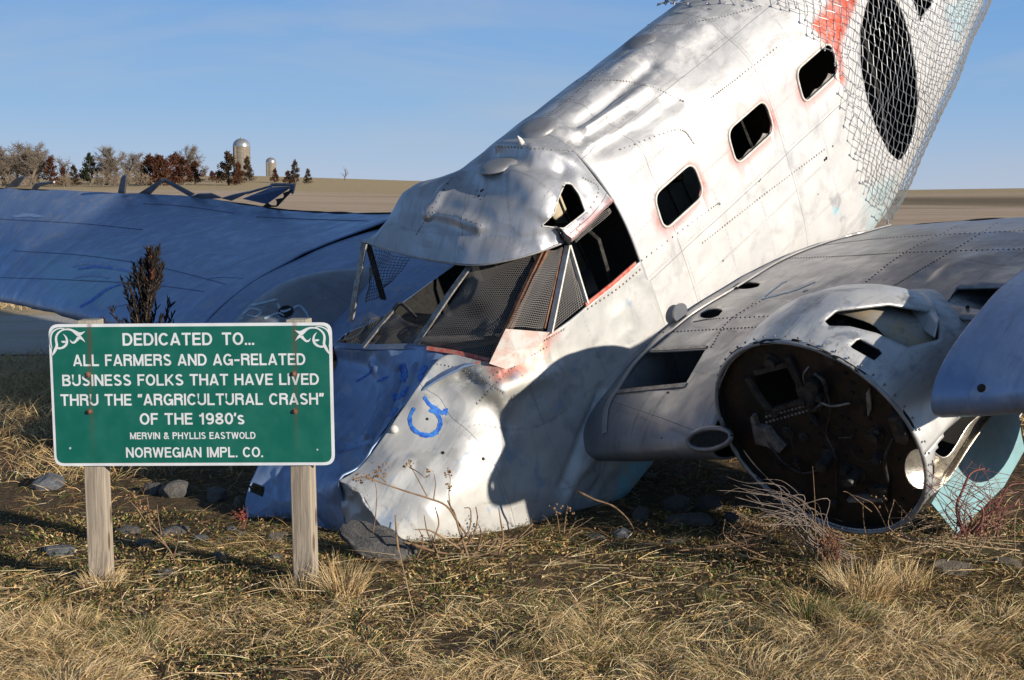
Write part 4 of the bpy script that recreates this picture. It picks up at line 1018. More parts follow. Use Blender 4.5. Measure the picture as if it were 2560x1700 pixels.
# ------------------------------------------------------------------ chain link netting thrown over the fuselage
REG = np.array([(1380, 75), (1432, 47), (1500, 12), (1780, 3), (1835, 40), (1888, 95), (1930, 170), (1938, 190), (1950, 250), (1965, 330), (1985, 410), (2012, 470), (2045, 522), (2400, 700), (2400, -900), (1380, -900)], float)
def netting():
    d = 0.043; V, Fc = [], []
    per = arc[-1]; nk = int(per / d)
    lines = []
    for k in range(nk):
        i = np.arange(0, 80); s = 0.95 + i * d + 0.030 * vnoise(np.stack([i * .16, np.full(len(i), k * .35), np.zeros(len(i))], 1), 1.0, 81)
        v = (d * k + ((i + k) % 2) * (d + 0.008) - 0.004 + 0.02 * vnoise(np.stack([i * .16, np.full(len(i), k * .35), np.ones(len(i))], 1), 1.0, 82)) % per
        lines.append((s, v))
    mb = MB()
    for s, v in lines:
        P = ring(s, np.interp(v, arc, tt)); cen = np.stack([s, 0 * s, np.full(len(s), -.3)], 1)
        n = P - cen; n /= np.linalg.norm(n, axis=1, keepdims=True)
        lift = 0.022 + 0.030 * (1 + vnoise(P, 2.2, 83)) + ((np.arange(len(s)) % 2) - .5) * 0.010
        P = P + n * lift[:, None]
        ok = inpoly(proj(toW(P)), REG)
        run = []
        for j in range(len(P)):
            if ok[j]: run.append(P[j])
            if (not ok[j] or j == len(P) - 1) and run:
                if len(run) > 1: mb.tube(np.array(run), 0.0032, 4, True)
                # loop at the cut edge
                c = run[0]; mb.tube([c + np.array([.006 * math.cos(q), .004 * math.sin(q), .006 * math.sin(q)]) for q in np.linspace(0, 5.6, 7)], 0.0032, 4)
                run = []
    o = mb.build('chain_link_netting', M['wire'])
    o.matrix_world = plane.matrix_world
    tag(o, 'grey chain link netting wrapped round the rear of the aeroplane body', 'netting')
netting()

# ------------------------------------------------------------------ terrain
def gz(x, y):
    x, y = np.asarray(x, float), np.asarray(y, float)
    P = np.stack([x, y, 0 * x], -1)
    near = 0.030 * vnoise(P, 0.9, 101) + 0.018 * vnoise(P, 2.7, 103)
    near = near * np.clip((30 - y) / 15, 0.15, 1) * np.clip((np.abs(y - 17.2) - 2.6) / 1.5, 0.05, 1)
    ang = np.clip(x / np.maximum(y, 1), -0.5, 0.5)
    H = np.interp(ang, [-0.5, -0.36, -0.19, -0.11, 0.0, 0.25, 0.36, 0.5], [3.6, 4.2, 5.0, 4.2, 3.0, 1.35, 1.9, 2.2])
    t = np.clip((y - 40) / 320, 0, 1); up = t * t
    t2 = np.clip((y - 362) / 700, 0, 1)
    roll = 0.35 * vnoise(P, 0.02, 105) * np.clip((y - 60) / 100, 0, 1) * np.clip((400 - y) / 100, 0, 1)
    return near + H * up + roll - 14 * t2
a_ = np.linspace(0, 1, 420); b_ = np.linspace(-1, 1, 301)
yy = -9 + 7 * (np.exp(a_ * 6.9) - 1)
gy, gb = np.meshgrid(yy, b_, indexing='ij')
gx = np.sign(gb) * np.abs(gb) ** 1.25 * (0.9 * (gy + 9) + 14)
gv = np.stack([gx, gy, gz(gx, gy)], -1).reshape(-1, 3)
ii = np.arange(420 * 301).reshape(420, 301)
gf = np.stack([ii[:-1, :-1], ii[:-1, 1:], ii[1:, 1:], ii[1:, :-1]], -1).reshape(-1, 4)
m = mat('ground_soil_and_fields'); t = NT(m); o = t.tc('Object'); X, Y_ = t.sep(o)[0], t.sep(o)[1]
n1 = t.noise(o, 2.2, 6, 0.65, 0.3); n2 = t.noise(o, 30, 5, 0.7); n3 = t.noise(t.mapping(o, (0.035, 0.09, 1)), 1.0, 6, 0.65, 0.4); n4 = t.noise(t.mapping(o, (1.3, 6, 1)), 1.0, 5, 0.7)
flk = t.noise(t.mapping(o, (60, 220, 60), rot=(0, 0, 0.5)), 1.0, 3, 0.6); flk2 = t.noise(t.mapping(o, (220, 70, 60), rot=(0, 0, 0.3)), 1.0, 3, 0.6)
soil = t.mix(t.ramp(n2, 0.35, 0.65), (0.050, 0.034, 0.019), (0.115, 0.080, 0.045))  # dark earth, darkened further in place of the wreck's ground shadow
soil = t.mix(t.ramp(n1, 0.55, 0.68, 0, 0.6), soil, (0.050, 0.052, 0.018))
soil = t.mix(t.ramp(t.math('MAXIMUM', flk, flk2), 0.60, 0.70, 0, 0.8), soil, (0.34, 0.26, 0.15))
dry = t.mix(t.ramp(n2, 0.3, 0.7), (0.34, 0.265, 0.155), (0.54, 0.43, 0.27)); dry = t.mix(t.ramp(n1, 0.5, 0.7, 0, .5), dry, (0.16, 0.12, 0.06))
stub = t.mix(t.ramp(n4, 0.3, 0.7), (0.40, 0.29, 0.19), (0.62, 0.48, 0.34)); stub = t.mix(t.ramp(n3, 0.42, 0.62, 0, .85), stub, (0.40, 0.285, 0.17))
gold = t.mix(t.ramp(n4, 0.35, 0.65), (0.34, 0.25, 0.13), (0.54, 0.41, 0.23))
brn = t.mix(t.ramp(n4, 0.35, 0.65), (0.13, 0.09, 0.055), (0.25, 0.19, 0.10))
ang = t.math('DIVIDE', X, t.math('MAXIMUM', Y_, 1.0))
wob = t.math('ADD', Y_, t.math('MULTIPLY', t.math('SUBTRACT', n3, 0.5), 120))
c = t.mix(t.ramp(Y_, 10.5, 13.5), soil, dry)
c = t.mix(t.ramp(Y_, 42, 48), c, stub)
c = t.mix(t.math('MULTIPLY', t.ramp(wob, 195, 235), t.ramp(ang, 0.02, 0.0)), c, gold)
c = t.mix(t.math('MULTIPLY', t.math('MULTIPLY', t.ramp(wob, 115, 165), t.ramp(wob, 195, 250, 1, 0)), t.ramp(ang, 0.12, 0.2)), c, brn)
c = t.mix(t.math('MULTIPLY', t.ramp(wob, 235, 285), t.ramp(ang, 0.1, 0.2)), c, gold)
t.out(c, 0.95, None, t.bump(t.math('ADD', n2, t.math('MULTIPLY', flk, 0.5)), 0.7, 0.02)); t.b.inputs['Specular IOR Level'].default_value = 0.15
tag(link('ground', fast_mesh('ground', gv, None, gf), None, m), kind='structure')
# gravel road behind the wreck
rx, ry = np.meshgrid(np.linspace(-60, 60, 241), np.linspace(14.9, 19.6, 25), indexing='ij')
ry = ry + 0.25 * np.sin(rx * 0.21) + 0.12 * vnoise(np.stack([rx, ry, 0 * rx], -1), 0.8, 7)
rv = np.stack([rx, ry, gz(rx, ry) + 0.012], -1).reshape(-1, 3); jj = np.arange(241 * 25).reshape(241, 25)
rf = np.stack([jj[:-1, :-1], jj[1:, :-1], jj[1:, 1:], jj[:-1, 1:]], -1).reshape(-1, 4)
m = mat('road_gravel'); t = NT(m); o = t.tc('Object'); n = t.noise(o, 55, 5, 0.75); v = t.voro(o, 45); n1 = t.noise(t.mapping(o, (0.25, 2.2, 1)), 1.0, 4, 0.6)
c = t.mix(t.ramp(n, 0.35, 0.65), (0.33, 0.30, 0.26), (0.50, 0.46, 0.40)); c = t.mix(t.ramp(n1, 0.45, 0.65, 0, .6), c, (0.33, 0.27, 0.20))
t.out(c, 0.95, None, t.bump(v, 0.5, 0.02)); tag(link('gravel_road', fast_mesh('gravel_road', rv, None, rf), None, m), kind='structure')

# ------------------------------------------------------------------ the sign
D0 = 6.1
S_ = FPX / K / D0                                              # photo pixels per metre at the sign
bl, br_ = atd(118, 1078, D0 + .02), atd(772, 1076, D0 - .02); tl = atd(114, 745, D0 + .02)
sign = empty('dedication_sign')
c0 = atd(443, 910, D0); rzs = math.atan2(br_[1] - bl[1], br_[0] - bl[0])
sign.matrix_world = Matrix.Translation(Vector((c0[0], c0[1], 0))) @ Matrix.Rotation(rzs, 4, 'Z')
tag(sign, 'green dedication sign with white lettering on two square wooden posts', 'sign')
zc = c0[2]; HB, WB = 0.616, 1.218
ROT = R(0.55)
def sp(px, py, off=0.0):
    """photo pixel -> local point on the sign face"""
    x, z = (px - 443) / S_, -(py - 910) / S_
    return np.array([x, -0.006 - off, zc + z])
def slab(name, poly, m, y0, y1, parent=sign):
    n = len(poly); v = [(x, y0, z) for x, z in poly] + [(x, y1, z) for x, z in poly]
    f = [tuple(range(n)), tuple(range(2 * n - 1, n - 1, -1))] + [(i, i + n, (i + 1) % n + n, (i + 1) % n) for i in range(n)]
    mb = MB(); mb.add(v, f); return mb.build(name, m, parent)
def rrect(w_, h_, r): return [tuple(p) for p in rounded([(-w_ / 2, -h_ / 2), (w_ / 2, -h_ / 2), (w_ / 2, h_ / 2), (-w_ / 2, h_ / 2)], r, 7)]
ca, sa = math.cos(ROT), math.sin(ROT)
def rot(poly): return [(x * ca - z * sa, zc + x * sa + z * ca) for x, z in poly]
def signmat(name, col, dirt, streak=0.25):
    m = mat(name); t = NT(m); o = t.tc('Object'); n = t.noise(t.mapping(o, (40, 1, 3)), 1.0, 5, 0.65); n2 = t.noise(o, 9, 5, 0.6); n3 = t.noise(o, 160, 2, 0.5)
    c = t.mix(t.ramp(n, 0.5, 0.75, 0, streak), col, dirt); c = t.mix(t.ramp(n2, 0.35, 0.7, 0, 0.40), c, tuple(min(1, k * 1.35 + .01) for k in col))
    x, z = t.sep(o)[0], t.sep(o)[2]
    for bx in (-.435, .447):        # rust run-off below the bolts
        d = t.math('ABSOLUTE', t.math('SUBTRACT', x, bx)); s = t.math('MULTIPLY', t.ramp(d, 0.003, 0.016, 1, 0), t.ramp(z, zc - .32, zc + .06, 0.05, 1))
        c = t.mix(t.math('MULTIPLY', s, t.ramp(n, 0.3, 0.6, .15, .5)), c, (0.10, 0.035, 0.015))
    t.out(c, t.ramp(n2, 0.3, 0.7, 0.34, 0.5), 0, t.bump(n3, 0.06, 0.001)); return m
SW = signmat('sign_white', (0.60, 0.62, 0.64), (0.42, 0.42, 0.40)); SG = signmat('sign_green', (0.003, 0.105, 0.076), (0.012, 0.08, 0.058))
slab('sign_edge', rot(rrect(WB, HB, .045)), SW, 0.0, -0.0045)
slab('sign_board', rot(rrect(WB - .026, HB - .026, .034)), SG, -0.003, -0.0062)
def arc(cx, cy, rx, ry, a0, a1, n=14): return [(cx + rx * math.cos(R(q)), cy + ry * math.sin(R(q))) for q in np.linspace(a0, a1, n)]
SWD = 0.165
def glyphs():
    h = SWD / 2; t, m_, b = 1 - h, .52, h; g = {}
    g['I'] = (.165, [[(h, 0), (h, 1)]]); g['L'] = (.60, [[(h, 0), (h, 1)], [(h, b), (.60, b)]]); g['T'] = (.68, [[(.34, 0), (.34, 1)], [(0, t), (.68, t)]])
    g['H'] = (.73, [[(h, 0), (h, 1)], [(.73 - h, 0), (.73 - h, 1)], [(h, m_), (.73 - h, m_)]]); g['E'] = (.62, [[(h, 0), (h, 1)], [(h, t), (.61, t)], [(h, m_), (.57, m_)], [(h, b), (.62, b)]])
    g['F'] = (.58, [[(h, 0), (h, 1)], [(h, t), (.58, t)], [(h, m_), (.53, m_)]]); g['N'] = (.73, [[(h, 0), (h, 1)], [(.73 - h, 0), (.73 - h, 1)], [(h + .01, 1 - .05), (.73 - h - .01, .05)]])
    g['M'] = (.86, [[(h, 0), (h, 1)], [(.86 - h, 0), (.86 - h, 1)], [(h, .97), (.43, .04)], [(.43, .04), (.86 - h, .97)]]); g['A'] = (.76, [[(h * .9, 0), (.38, 1)], [(.38, 1), (.76 - h * .9, 0)], [(.17, .27), (.59, .27)]])
    g['V'] = (.72, [[(h * .9, 1), (.36, 0)], [(.36, 0), (.72 - h * .9, 1)]]); g['W'] = (1.04, [[(h * .9, 1), (.28, 0)], [(.28, 0), (.52, 1)], [(.52, 1), (.76, 0)], [(.76, 0), (1.04 - h * .9, 1)]])
    g['Y'] = (.72, [[(.36, 0), (.36, .42)], [(h * .9, 1), (.36, .38)], [(.36, .38), (.72 - h * .9, 1)]]); g['K'] = (.73, [[(h, 0), (h, 1)], [(h, .32), (.64, 1)], [(.27, .50), (.66, 0)]])
    D_ = [(h, t), (.33, t)] + arc(.33, .5, .40 - h, .5 - h, 90, -90, 18) + [(h, b)]; g['D'] = (.73, [[(h, 0), (h, 1)], D_])
    P_ = [(h, t), (.42, t)] + arc(.42, .73, .25 - h, .27 - h, 90, -90, 12) + [(h, .46 + h)]; g['P'] = (.67, [[(h, 0), (h, 1)], P_])
    g['R'] = (.71, [[(h, 0), (h, 1)], [(h, t), (.44, t)] + arc(.44, .74, .26 - h, .26 - h, 90, -90, 12) + [(h, .48 + h)], [(.36, .52), (.52, .50), (.60, .42), (.615, .12), (.64, 0)]])
    g['B'] = (.70, [[(h, 0), (h, 1)], [(h, t), (.42, t)] + arc(.42, .755, .245 - h, .245 - h, 90, -90, 12) + [(h, .52)], [(.40, .52)] + arc(.42, .275, .28 - h, .275 - h, 90, -90, 12) + [(h, b)]])
    g['O'] = (.78, [arc(.39, .5, .39 - h, .5 - h, 0, 360, 36)]); g['C'] = (.74, [arc(.385, .5, .385 - h, .5 - h, 38, 322, 30)]); g['G'] = (.78, [arc(.39, .5, .39 - h, .5 - h, 42, 338, 30), [(.42, .46), (.78, .46)], [(.78 - h * .8, .0), (.78 - h * .8, .50)]])
    g['U'] = (.72, [[(h, 1), (h, .34)] + arc(.36, .34, .36 - h, .34 - h, 180, 360, 18) + [(.72 - h, 1)]])
    S_ = arc(.335, .735, .30 - h, .265 - h, 20, 235, 16) + arc(.345, .27, .325 - h, .27 - h, 68, -160, 18); g['S'] = (.68, [S_])
    g['1'] = (.42, [[(.30, 0), (.30, 1)], [(.30, .93), (.24, .79), (.02, .74)]]); g['0'] = (.66, [arc(.33, .5, .33 - h, .5 - h, 0, 360, 30)])
    g['8'] = (.66, [arc(.33, .75, .29 - h, .25 - h, 0, 360, 24), arc(.33, .27, .33 - h, .27 - h, 0, 360, 24)]); g['9'] = (.66, [arc(.33, .67, .32 - h, .33 - h, 0, 360, 26), [(.66 - h, .68)] + arc(.32, .38, .34 - h, .38 - h, 20, -130, 14)])
    g['-'] = (.50, [[(.03, .44), (.47, .44)]]); g['.'] = (.17, [[(h, 0), (h, SWD)]]); g["'"] = (.15, [[(.075, 1), (.075, .88), (.03, .70)]])
    g['l'] = (.36, [[(.08, .70), (.08, .86), (.13, 1)], [(.27, .70), (.27, .86), (.32, 1)]]); g['r'] = (.36, [[(.10, 1), (.10, .86), (.04, .70)], [(.29, 1), (.29, .86), (.23, .70)]])
    g['&'] = (.76, [[(.72, 0), (.24, .66)] + arc(.34, .785, .17, .215 - h, 200, -20, 12) + [(.46, .66), (.20, .46)] + arc(.28, .27, .28 - h, .27 - h, 130, 300, 12) + [(.52, .18), (.64, .46)]]); return g
GL = glyphs()
def text(name, body, x0, x1, ytop, ybot, m=SW, gap=.42):
    """plain grotesque capitals drawn with flat strokes"""
    pen, words = 0.0, [[]]
    for ch in body:
        if ch == ' ': pen += gap; words.append([]); continue
        sm_ = ch == 's'; wd, st = GL['S' if sm_ else ch]; k = .80 if sm_ else 1.0
        for q in st: words[-1].append([(pen + x * k, y * k) for x, y in q])
        pen += wd * k + (.10 if ch not in '.\'' else .09)
    pen -= .10; A, B = sp(x0, ybot), sp(x1, ytop); fx, fz = (B[0] - A[0]) / pen, B[2] - A[2]
    for wd_ in words: word(name, wd_, A, fx, fz, m)
def word(name, strokes, A, fx, fz, m):
    mb = MB()
    for i, q in enumerate(strokes):
        P = np.array(q, float); n = len(P); closed = np.allclose(P[0], P[-1]); rows = []
        for j in range(n):
            a_, c_ = P[j - 1] if j else (P[-2] if closed else P[0]), P[j + 1] if j < n - 1 else (P[1] if closed else P[-1])
            d0, d1 = P[j] - a_, c_ - P[j]; d0 = d0 / max(np.linalg.norm(d0), 1e-9) if np.any(d0) else d1 / np.linalg.norm(d1); d1 = d1 / np.linalg.norm(d1) if np.any(d1) else d0
            t_ = d0 + d1; t_ /= max(np.linalg.norm(t_), 1e-9); k = min(1.6, 1 / max(.3, float(np.dot(t_, d1)))); nn = np.array([-t_[1], t_[0]]) * SWD / 2 * k; rows += [P[j] - nn, P[j] + nn]
        rows = np.clip(np.array(rows), [-1, 0.0], [1e9, 1.0]); v = []
        for x, y in rows:
            X_, Z_ = A[0] + x * fx, A[2] + y * fz - zc; v.append((X_ * ca - Z_ * sa, -0.0066 - .00003 * (i % 9), zc + X_ * sa + Z_ * ca))
        mb.add(v, [(2 * j, 2 * j + 1, 2 * j + 3, 2 * j + 2) for j in range(n - 1)])
    return mb.build(name, m, sign)
text('lettered_word', 'DEDICATED TO...', 287, 591, 766, 795, gap=.62)
text('lettered_word', 'ALL FARMERS AND AG-RELATED', 170, 708, 815, 842)
text('lettered_word', 'BUSINESS FOLKS THAT HAVE LIVED', 143, 738, 861.5, 888)
text('lettered_word', 'THRU THE lARGRICULTURAL CRASHr', 137, 748, 907, 934)
text('lettered_word', "OF THE 1980's", 320, 563, 952, 979)
text('lettered_word', 'MERVIN & PHYLLIS EASTWOLD', 296, 588, 997, 1013)
text('lettered_word', 'NORWEGIAN IMPL. CO.', 285, 604, 1032, 1056)
def zp(x, y): return ((x / 2.24) / K, (780 + y / 2.24) / K)       # pixel of the enlarged crop -> photo pixel
def flourish(mirror):
    mb = MB()
    strokes = [[(296, 238, 3), (306, 222, 12), (318, 200, 17), (326, 178, 14), (322, 150, 13), (326, 125, 12), (342, 105, 10), (366, 92, 8), (398, 90, 10), (420, 98, 14), (440, 112, 22), (455, 122, 26)],
               [(298, 196, 4), (292, 170, 9), (292, 140, 10), (300, 112, 10), (318, 94, 8), (345, 84, 6), (372, 86, 5)],
               [(346, 196, 9), (362, 190, 13), (378, 176, 14), (384, 156, 13), (380, 136, 10), (370, 122, 5), (364, 116, 2)], [(322, 190, 10), (336, 196, 12), (350, 195, 10)],
               [(352, 158, 6), (364, 160, 12), (376, 160, 10)],
               [(400, 148, 2), (410, 162, 9), (424, 164, 12), (438, 152, 14), (450, 138, 20)],
               [(448, 118, 26), (466, 114, 14), (488, 102, 2)], [(452, 130, 22), (470, 144, 12), (486, 162, 2)]]
    for st in strokes:
        a = cr(np.array(st, float), 22); tg = np.gradient(a[:, :2], axis=0); tg /= np.maximum(np.linalg.norm(tg, axis=1, keepdims=True), 1e-9); nn = np.stack([-tg[:, 1], tg[:, 0]], 1)
        v = []
        for sgn in (-1, 1):
            for p, q in zip(a, nn):
                e = p[:2] + q * sgn * p[2] / 2
                px, py = zp(*e)
                if mirror: px = 880 - px + 6
                s = sp(px, py); x, z = s[0], s[2] - zc
                v.append((x * ca - z * sa, -0.0069 - (0.0001 if st is strokes[0] else 0.0002 * (1 + strokes.index(st) * .3)), zc + x * sa + z * ca))
        mb.add(v, [(i, i + 1, 22 + i + 1, 22 + i) for i in range(21)])
    return mb.build('scroll_ornament', SW, sign)
flourish(False); flourish(True)
for px, py in ((204, 862), (204, 948), (681, 862), (682, 949)):
    s = sp(px, py); x, z = s[0], s[2] - zc; cpt = (x * ca - z * sa, -0.006, zc + x * sa + z * ca)
    mb = MB(); mb.disc(cpt, (0, -1, 0), .0125, .003, 16); mb.disc((cpt[0], -0.009, cpt[2]), (0, -1, 0), .0085, .008, 6, .003); mb.build('rusty_bolt', M['rust'], sign)
for px, py, mm, r in ((156, 1036, 'palepaint', .005), (732, 1036, 'palepaint', .004), (444, 1037, 'dark', .003), (440, 782, 'dark', .003), (438, 917, 'palepaint', .003)):
    s = sp(px, py); mb = MB(); mb.disc((s[0], -0.0065, s[2]), (0, -1, 0), r, .002, 10); mb.build('small_screw', M[mm], sign)
def woodmat():
    m = mat('weathered_post_wood'); t = NT(m); o = t.tc('Object')
    dis = t.noise(t.mapping(o, (3, 3, 1.2)), 1.0, 3, 0.5)
    w_ = t.n.new('ShaderNodeVectorMath'); w_.operation = 'MULTIPLY_ADD'; t.lk(dis, w_.inputs[0]); w_.inputs[1].default_value = (0.10, 0.10, 0.0); t.lk(o, w_.inputs[2])
    g1 = t.noise(t.mapping(w_.outputs[0], (75, 75, 0.9)), 1.0, 3, 0.6); g2 = t.noise(t.mapping(w_.outputs[0], (260, 260, 5)), 1.0, 4, 0.7); big = t.noise(o, 3, 3, 0.5)
    kn = t.voro(t.mapping(o, (5.0, 5.0, 2.2), loc=(0.35, 0.2, .45)), 1.0)
    c = t.mix(t.ramp(g1, 0.38, 0.60), (0.40, 0.335, 0.255), (0.235, 0.195, 0.15)); c = t.mix(t.ramp(g2, 0.52, 0.75, 0, .7), c, (0.13, 0.105, 0.08))
    c = t.mix(t.ramp(big, 0.45, 0.65, 0, .5), c, (0.33, 0.33, 0.26)); c = t.mix(t.ramp(kn, 0.07, 0.13, 0.85, 0), c, (0.09, 0.05, 0.03))
    t.out(c, 0.85, None, t.bump(t.math('ADD', g1, g2), 0.5, 0.003)); return m
WM = woodmat()
for px0, px1, ybase, tw, topy in ((183.5, 229, 1352, .03, 739), (666, 713, 1368, -.12, 736)):
    xc = ((px0 + px1) / 2 - 443) / S_
    mb = MB(); h_top = zc + (910 - topy) / S_
    mb.box((0, 0, (h_top - 0.3) / 2), (.089, .089, h_top + 0.3)); p = mb.build('sign_post', WM, sign, False, .004)
    p.location = (xc + (0.008 if px0 < 300 else .012), 0.051, 0); p.rotation_euler = (0, -R(0.75), tw)

# ------------------------------------------------------------------ silos
def silo(px, ytop, ybase, wpx, y, label, m1, m2):
    s = FPX / K / y; r = wpx / 2 / s
    x = ray(px, 420)[0] / ray(px, 420)[1] * y; z0 = float(gz(x, y)) - 1.0; ztop = EYE + (435.5 - ytop) / s
    e = empty('silo', (x, y, z0)); tag(e, label, 'silo', 'silos behind the tree line')
    def lathe(name, prof, mm, par, n=40):
        v = [(rr * math.cos(2 * math.pi * k / n), rr * math.sin(2 * math.pi * k / n), zz) for rr, zz in prof for k in range(n)]
        f = [(i * n + k, i * n + (k + 1) % n, (i + 1) * n + (k + 1) % n, (i + 1) * n + k) for i in range(len(prof) - 1) for k in range(n)]
        mb = MB(); mb.add(v, f); return mb.build(name, mm, par, True)
    Ht = ztop - z0; hs = Ht - r * 0.92
    lathe('barrel', [(r, 0), (r, hs)], m1, e)
    d = lathe('dome_roof', [(r * 1.02, hs - .15)] + [(r * 1.02 * math.cos(q), hs + r * .9 * math.sin(q)) for q in np.linspace(0, 1.5, 9)], m2, e)
    lathe('vent_cap', [(r * .12, Ht - .15), (r * .14, Ht + .1), (0.01, Ht + .22)], m2, d, 12)
    mb = MB(); mb.box((-r * .55, -r * .88, hs / 2), (.5, .4, hs * .98)); mb.build('chute', m1, e)
    mb = MB()
    for k in range(14): mb.tube([((r + .03) * math.cos(q), (r + .03) * math.sin(q), hs * (k + .5) / 14) for q in np.linspace(0, 2 * math.pi, 33)], .03, 4, False)
    mb.build('band_hoops', m2, e); return e
m = mat('silo_staves'); t = NT(m); o = t.tc('Object'); st = t.noise(t.mapping(o, (3, 3, .12)), 1, 4, .6); st2 = t.noise(t.mapping(o, (.6, .6, 2)), 1, 3, .5)
t.out(t.mix(t.ramp(st, .4, .65, 0, .7), t.mix(t.ramp(st2, .4, .6), (.27, .23, .17), (.20, .175, .14)), (.15, .13, .105)), .9)
SM = m; SD = worn('silo_dome_metal', (.42, .43, .43), (.33, .34, .35), .35, .6, .8)
silo(558.5, 320.5, 410, 39, 385, 'tall grey silo with silver dome rising behind a reddish cedar', SM, SD)
silo(625.5, 364, 412, 23, 400, 'short silo with silver dome to the right of the tall one', SM, SD)

# ------------------------------------------------------------------ trees on the ridge
def barkmat(name, a, b): return worn(name, a, b, .9, 0, 12)
BK = barkmat('bare_twigs', (.13, .10, .075), (.21, .17, .125)); BK2 = barkmat('pale_bare_twigs', (.22, .165, .11), (.30, .235, .16)); BK3 = barkmat('grey_bark', (.13, .10, .08), (.20, .165, .13))
def leafmat(name, a, b):
    m = mat(name); t = NT(m); o = t.tc('Object'); n = t.noise(o, 2.4, 4, .7); g = t.n.new('ShaderNodeNewGeometry').outputs['Random Per Island']
    t.out(t.mix(t.math('ADD', t.math('MULTIPLY', g, .6), t.math('MULTIPLY', n, .4)), a, b), .85); t.b.inputs['Specular IOR Level'].default_value = .2; return m
CED_R = leafmat('rust_cedar_leaves', (.030, .014, .009), (.135, .052, .026)); CED_G = leafmat('green_cedar_leaves', (.010, .014, .009), (.045, .047, .022))
CED_B = leafmat('brown_cedar_leaves', (.020, .015, .009), (.085, .052, .026))
def bare_tree_mesh(seed, h, spread, n1, n2, n3, trunk_frac=.25, multi=1, w=1.0):
    r = random.Random(seed); tr, cw = MB(), MB()
    def wob(p, d, L_, n, bend, upw):
        out = [p]; d = d / np.linalg.norm(d)
        for _ in range(n):
            d = d + np.array([r.gauss(0, bend), r.gauss(0, bend), r.gauss(0, bend) + upw]); d /= np.linalg.norm(d); out.append(out[-1] + d * L_ / n)
        return np.array(out)
    for k in range(multi):
        base = np.array([r.gauss(0, .25 * (multi > 1)) * spread, r.gauss(0, .15 * (multi > 1)) * spread, -.3])
        T_ = wob(base, np.array([r.gauss(0, .15 + .25 * (multi > 1)), r.gauss(0, .15), 1]), h * .62, 6, .06, .02)
        tr.tube(T_, np.linspace(.030 * h / math.sqrt(multi), .008 * h, 7) * w, 5)
        for i in range(n1):
            f = trunk_frac + (1 - trunk_frac) * (i + r.random()) / n1; p = T_[0] + 0; q = f * 6; j = min(5, int(q)); p = T_[j] + (T_[j + 1] - T_[j]) * (q - j)
            a = r.random() * 6.283; e = .25 + .9 * f; d = np.array([math.cos(a), math.sin(a), e])
            B = wob(p, d, h * (.52 - .25 * f) * spread * r.uniform(.7, 1.15), 5, .12, .07)
            tr.tube(B, np.linspace(.010 * h, .003 * h, 6) * w / math.sqrt(multi), 4)
            for i2 in range(n2):
                q2 = r.uniform(1.0, 5.0); j2 = min(4, int(q2)); p2 = B[j2] + (B[j2 + 1] - B[j2]) * (q2 - j2)
                d2 = (B[j2 + 1] - B[j2]) / np.linalg.norm(B[j2 + 1] - B[j2]) + np.array([r.gauss(0, .6), r.gauss(0, .6), r.gauss(.15, .5)])
                Cc = wob(p2, d2, h * r.uniform(.10, .20), 3, .15, .05); cw.tube(Cc, np.linspace(.0034, .0016, 4) * h * w, 3, False)
                for _ in range(n3):
                    q3 = r.uniform(.5, 3.0); j3 = min(2, int(q3)); p3 = Cc[j3] + (Cc[j3 + 1] - Cc[j3]) * (q3 - j3)
                    d3 = np.array([r.gauss(0, .7), r.gauss(0, .7), r.gauss(.3, .6)]); cw.tube(wob(p3, d3, h * r.uniform(.05, .10), 2, .2, .05), [.0018 * h * w, .0014 * h * w, .0009 * h * w], 3, False)
    return tr, cw
def cedar_mesh(seed, h, w, n=1500, ragged=.35):
    r = np.random.default_rng(seed)
    nb = 42; bz = np.sort(r.uniform(.04, .97, nb)); ba = r.uniform(0, 6.283, nb); bl_ = (1 - bz) ** .8 * w / 2 * r.uniform(1 - ragged, 1.15, nb) + .03 * w
    k = r.integers(0, nb, n); f = r.uniform(.1, 1, n) ** .6
    P = np.stack([bl_[k] * f * np.cos(ba[k]), bl_[k] * f * np.sin(ba[k]), h * (bz[k] + .10 * f * (1 - bz[k]))], 1)
    P += r.normal(0, .045 * w, (n, 3)) * np.array([1, 1, 1.4])
    s = r.uniform(.045, .095, n) * (w * .5 + h * .18); up = np.stack([np.cos(ba[k]) * .5, np.sin(ba[k]) * .5, np.full(n, 1.0)], 1) + r.normal(0, .35, (n, 3)); up /= np.linalg.norm(up, axis=1, keepdims=True)
    sd = np.cross(up, r.normal(0, 1, (n, 3))); sd /= np.linalg.norm(sd, axis=1, keepdims=True)
    V = np.stack([P - sd * s[:, None] * .45, P + sd * s[:, None] * .45, P + up * s[:, None] * 1.5], 1).reshape(-1, 3)
    return V, np.arange(3 * n).reshape(n, 3)
protos = {}
def bare_proto(key, *a, mats=(BK3, BK)):
    tr, cw = bare_tree_mesh(*a[:6], **(a[6] if len(a) > 6 else {})); a_ = bpy.data.meshes.new('trunk'); a_.from_pydata(tr.v, [], tr.f); b_ = bpy.data.meshes.new('crown'); b_.from_pydata(cw.v, [], cw.f)
    a_.materials.append(mats[0]); b_.materials.append(mats[1]); protos[key] = (a_, b_, a[1])
bare_proto('bare1', 3, 8.0, 1.0, 18, 13, 8, dict(w=1.6)); bare_proto('bare2', 11, 8.0, 1.15, 17, 12, 8, dict(w=1.6)); bare_proto('thin', 19, 8.0, .8, 12, 8, 5, dict(trunk_frac=.3, w=1.5))
bare_proto('bush', 23, 4.0, 1.3, 6, 8, 6, dict(multi=6, trunk_frac=.1, w=1.5), mats=(BK3, BK2)); bare_proto('sapling', 29, 3.0, .7, 7, 4, 2, dict(w=1.6))
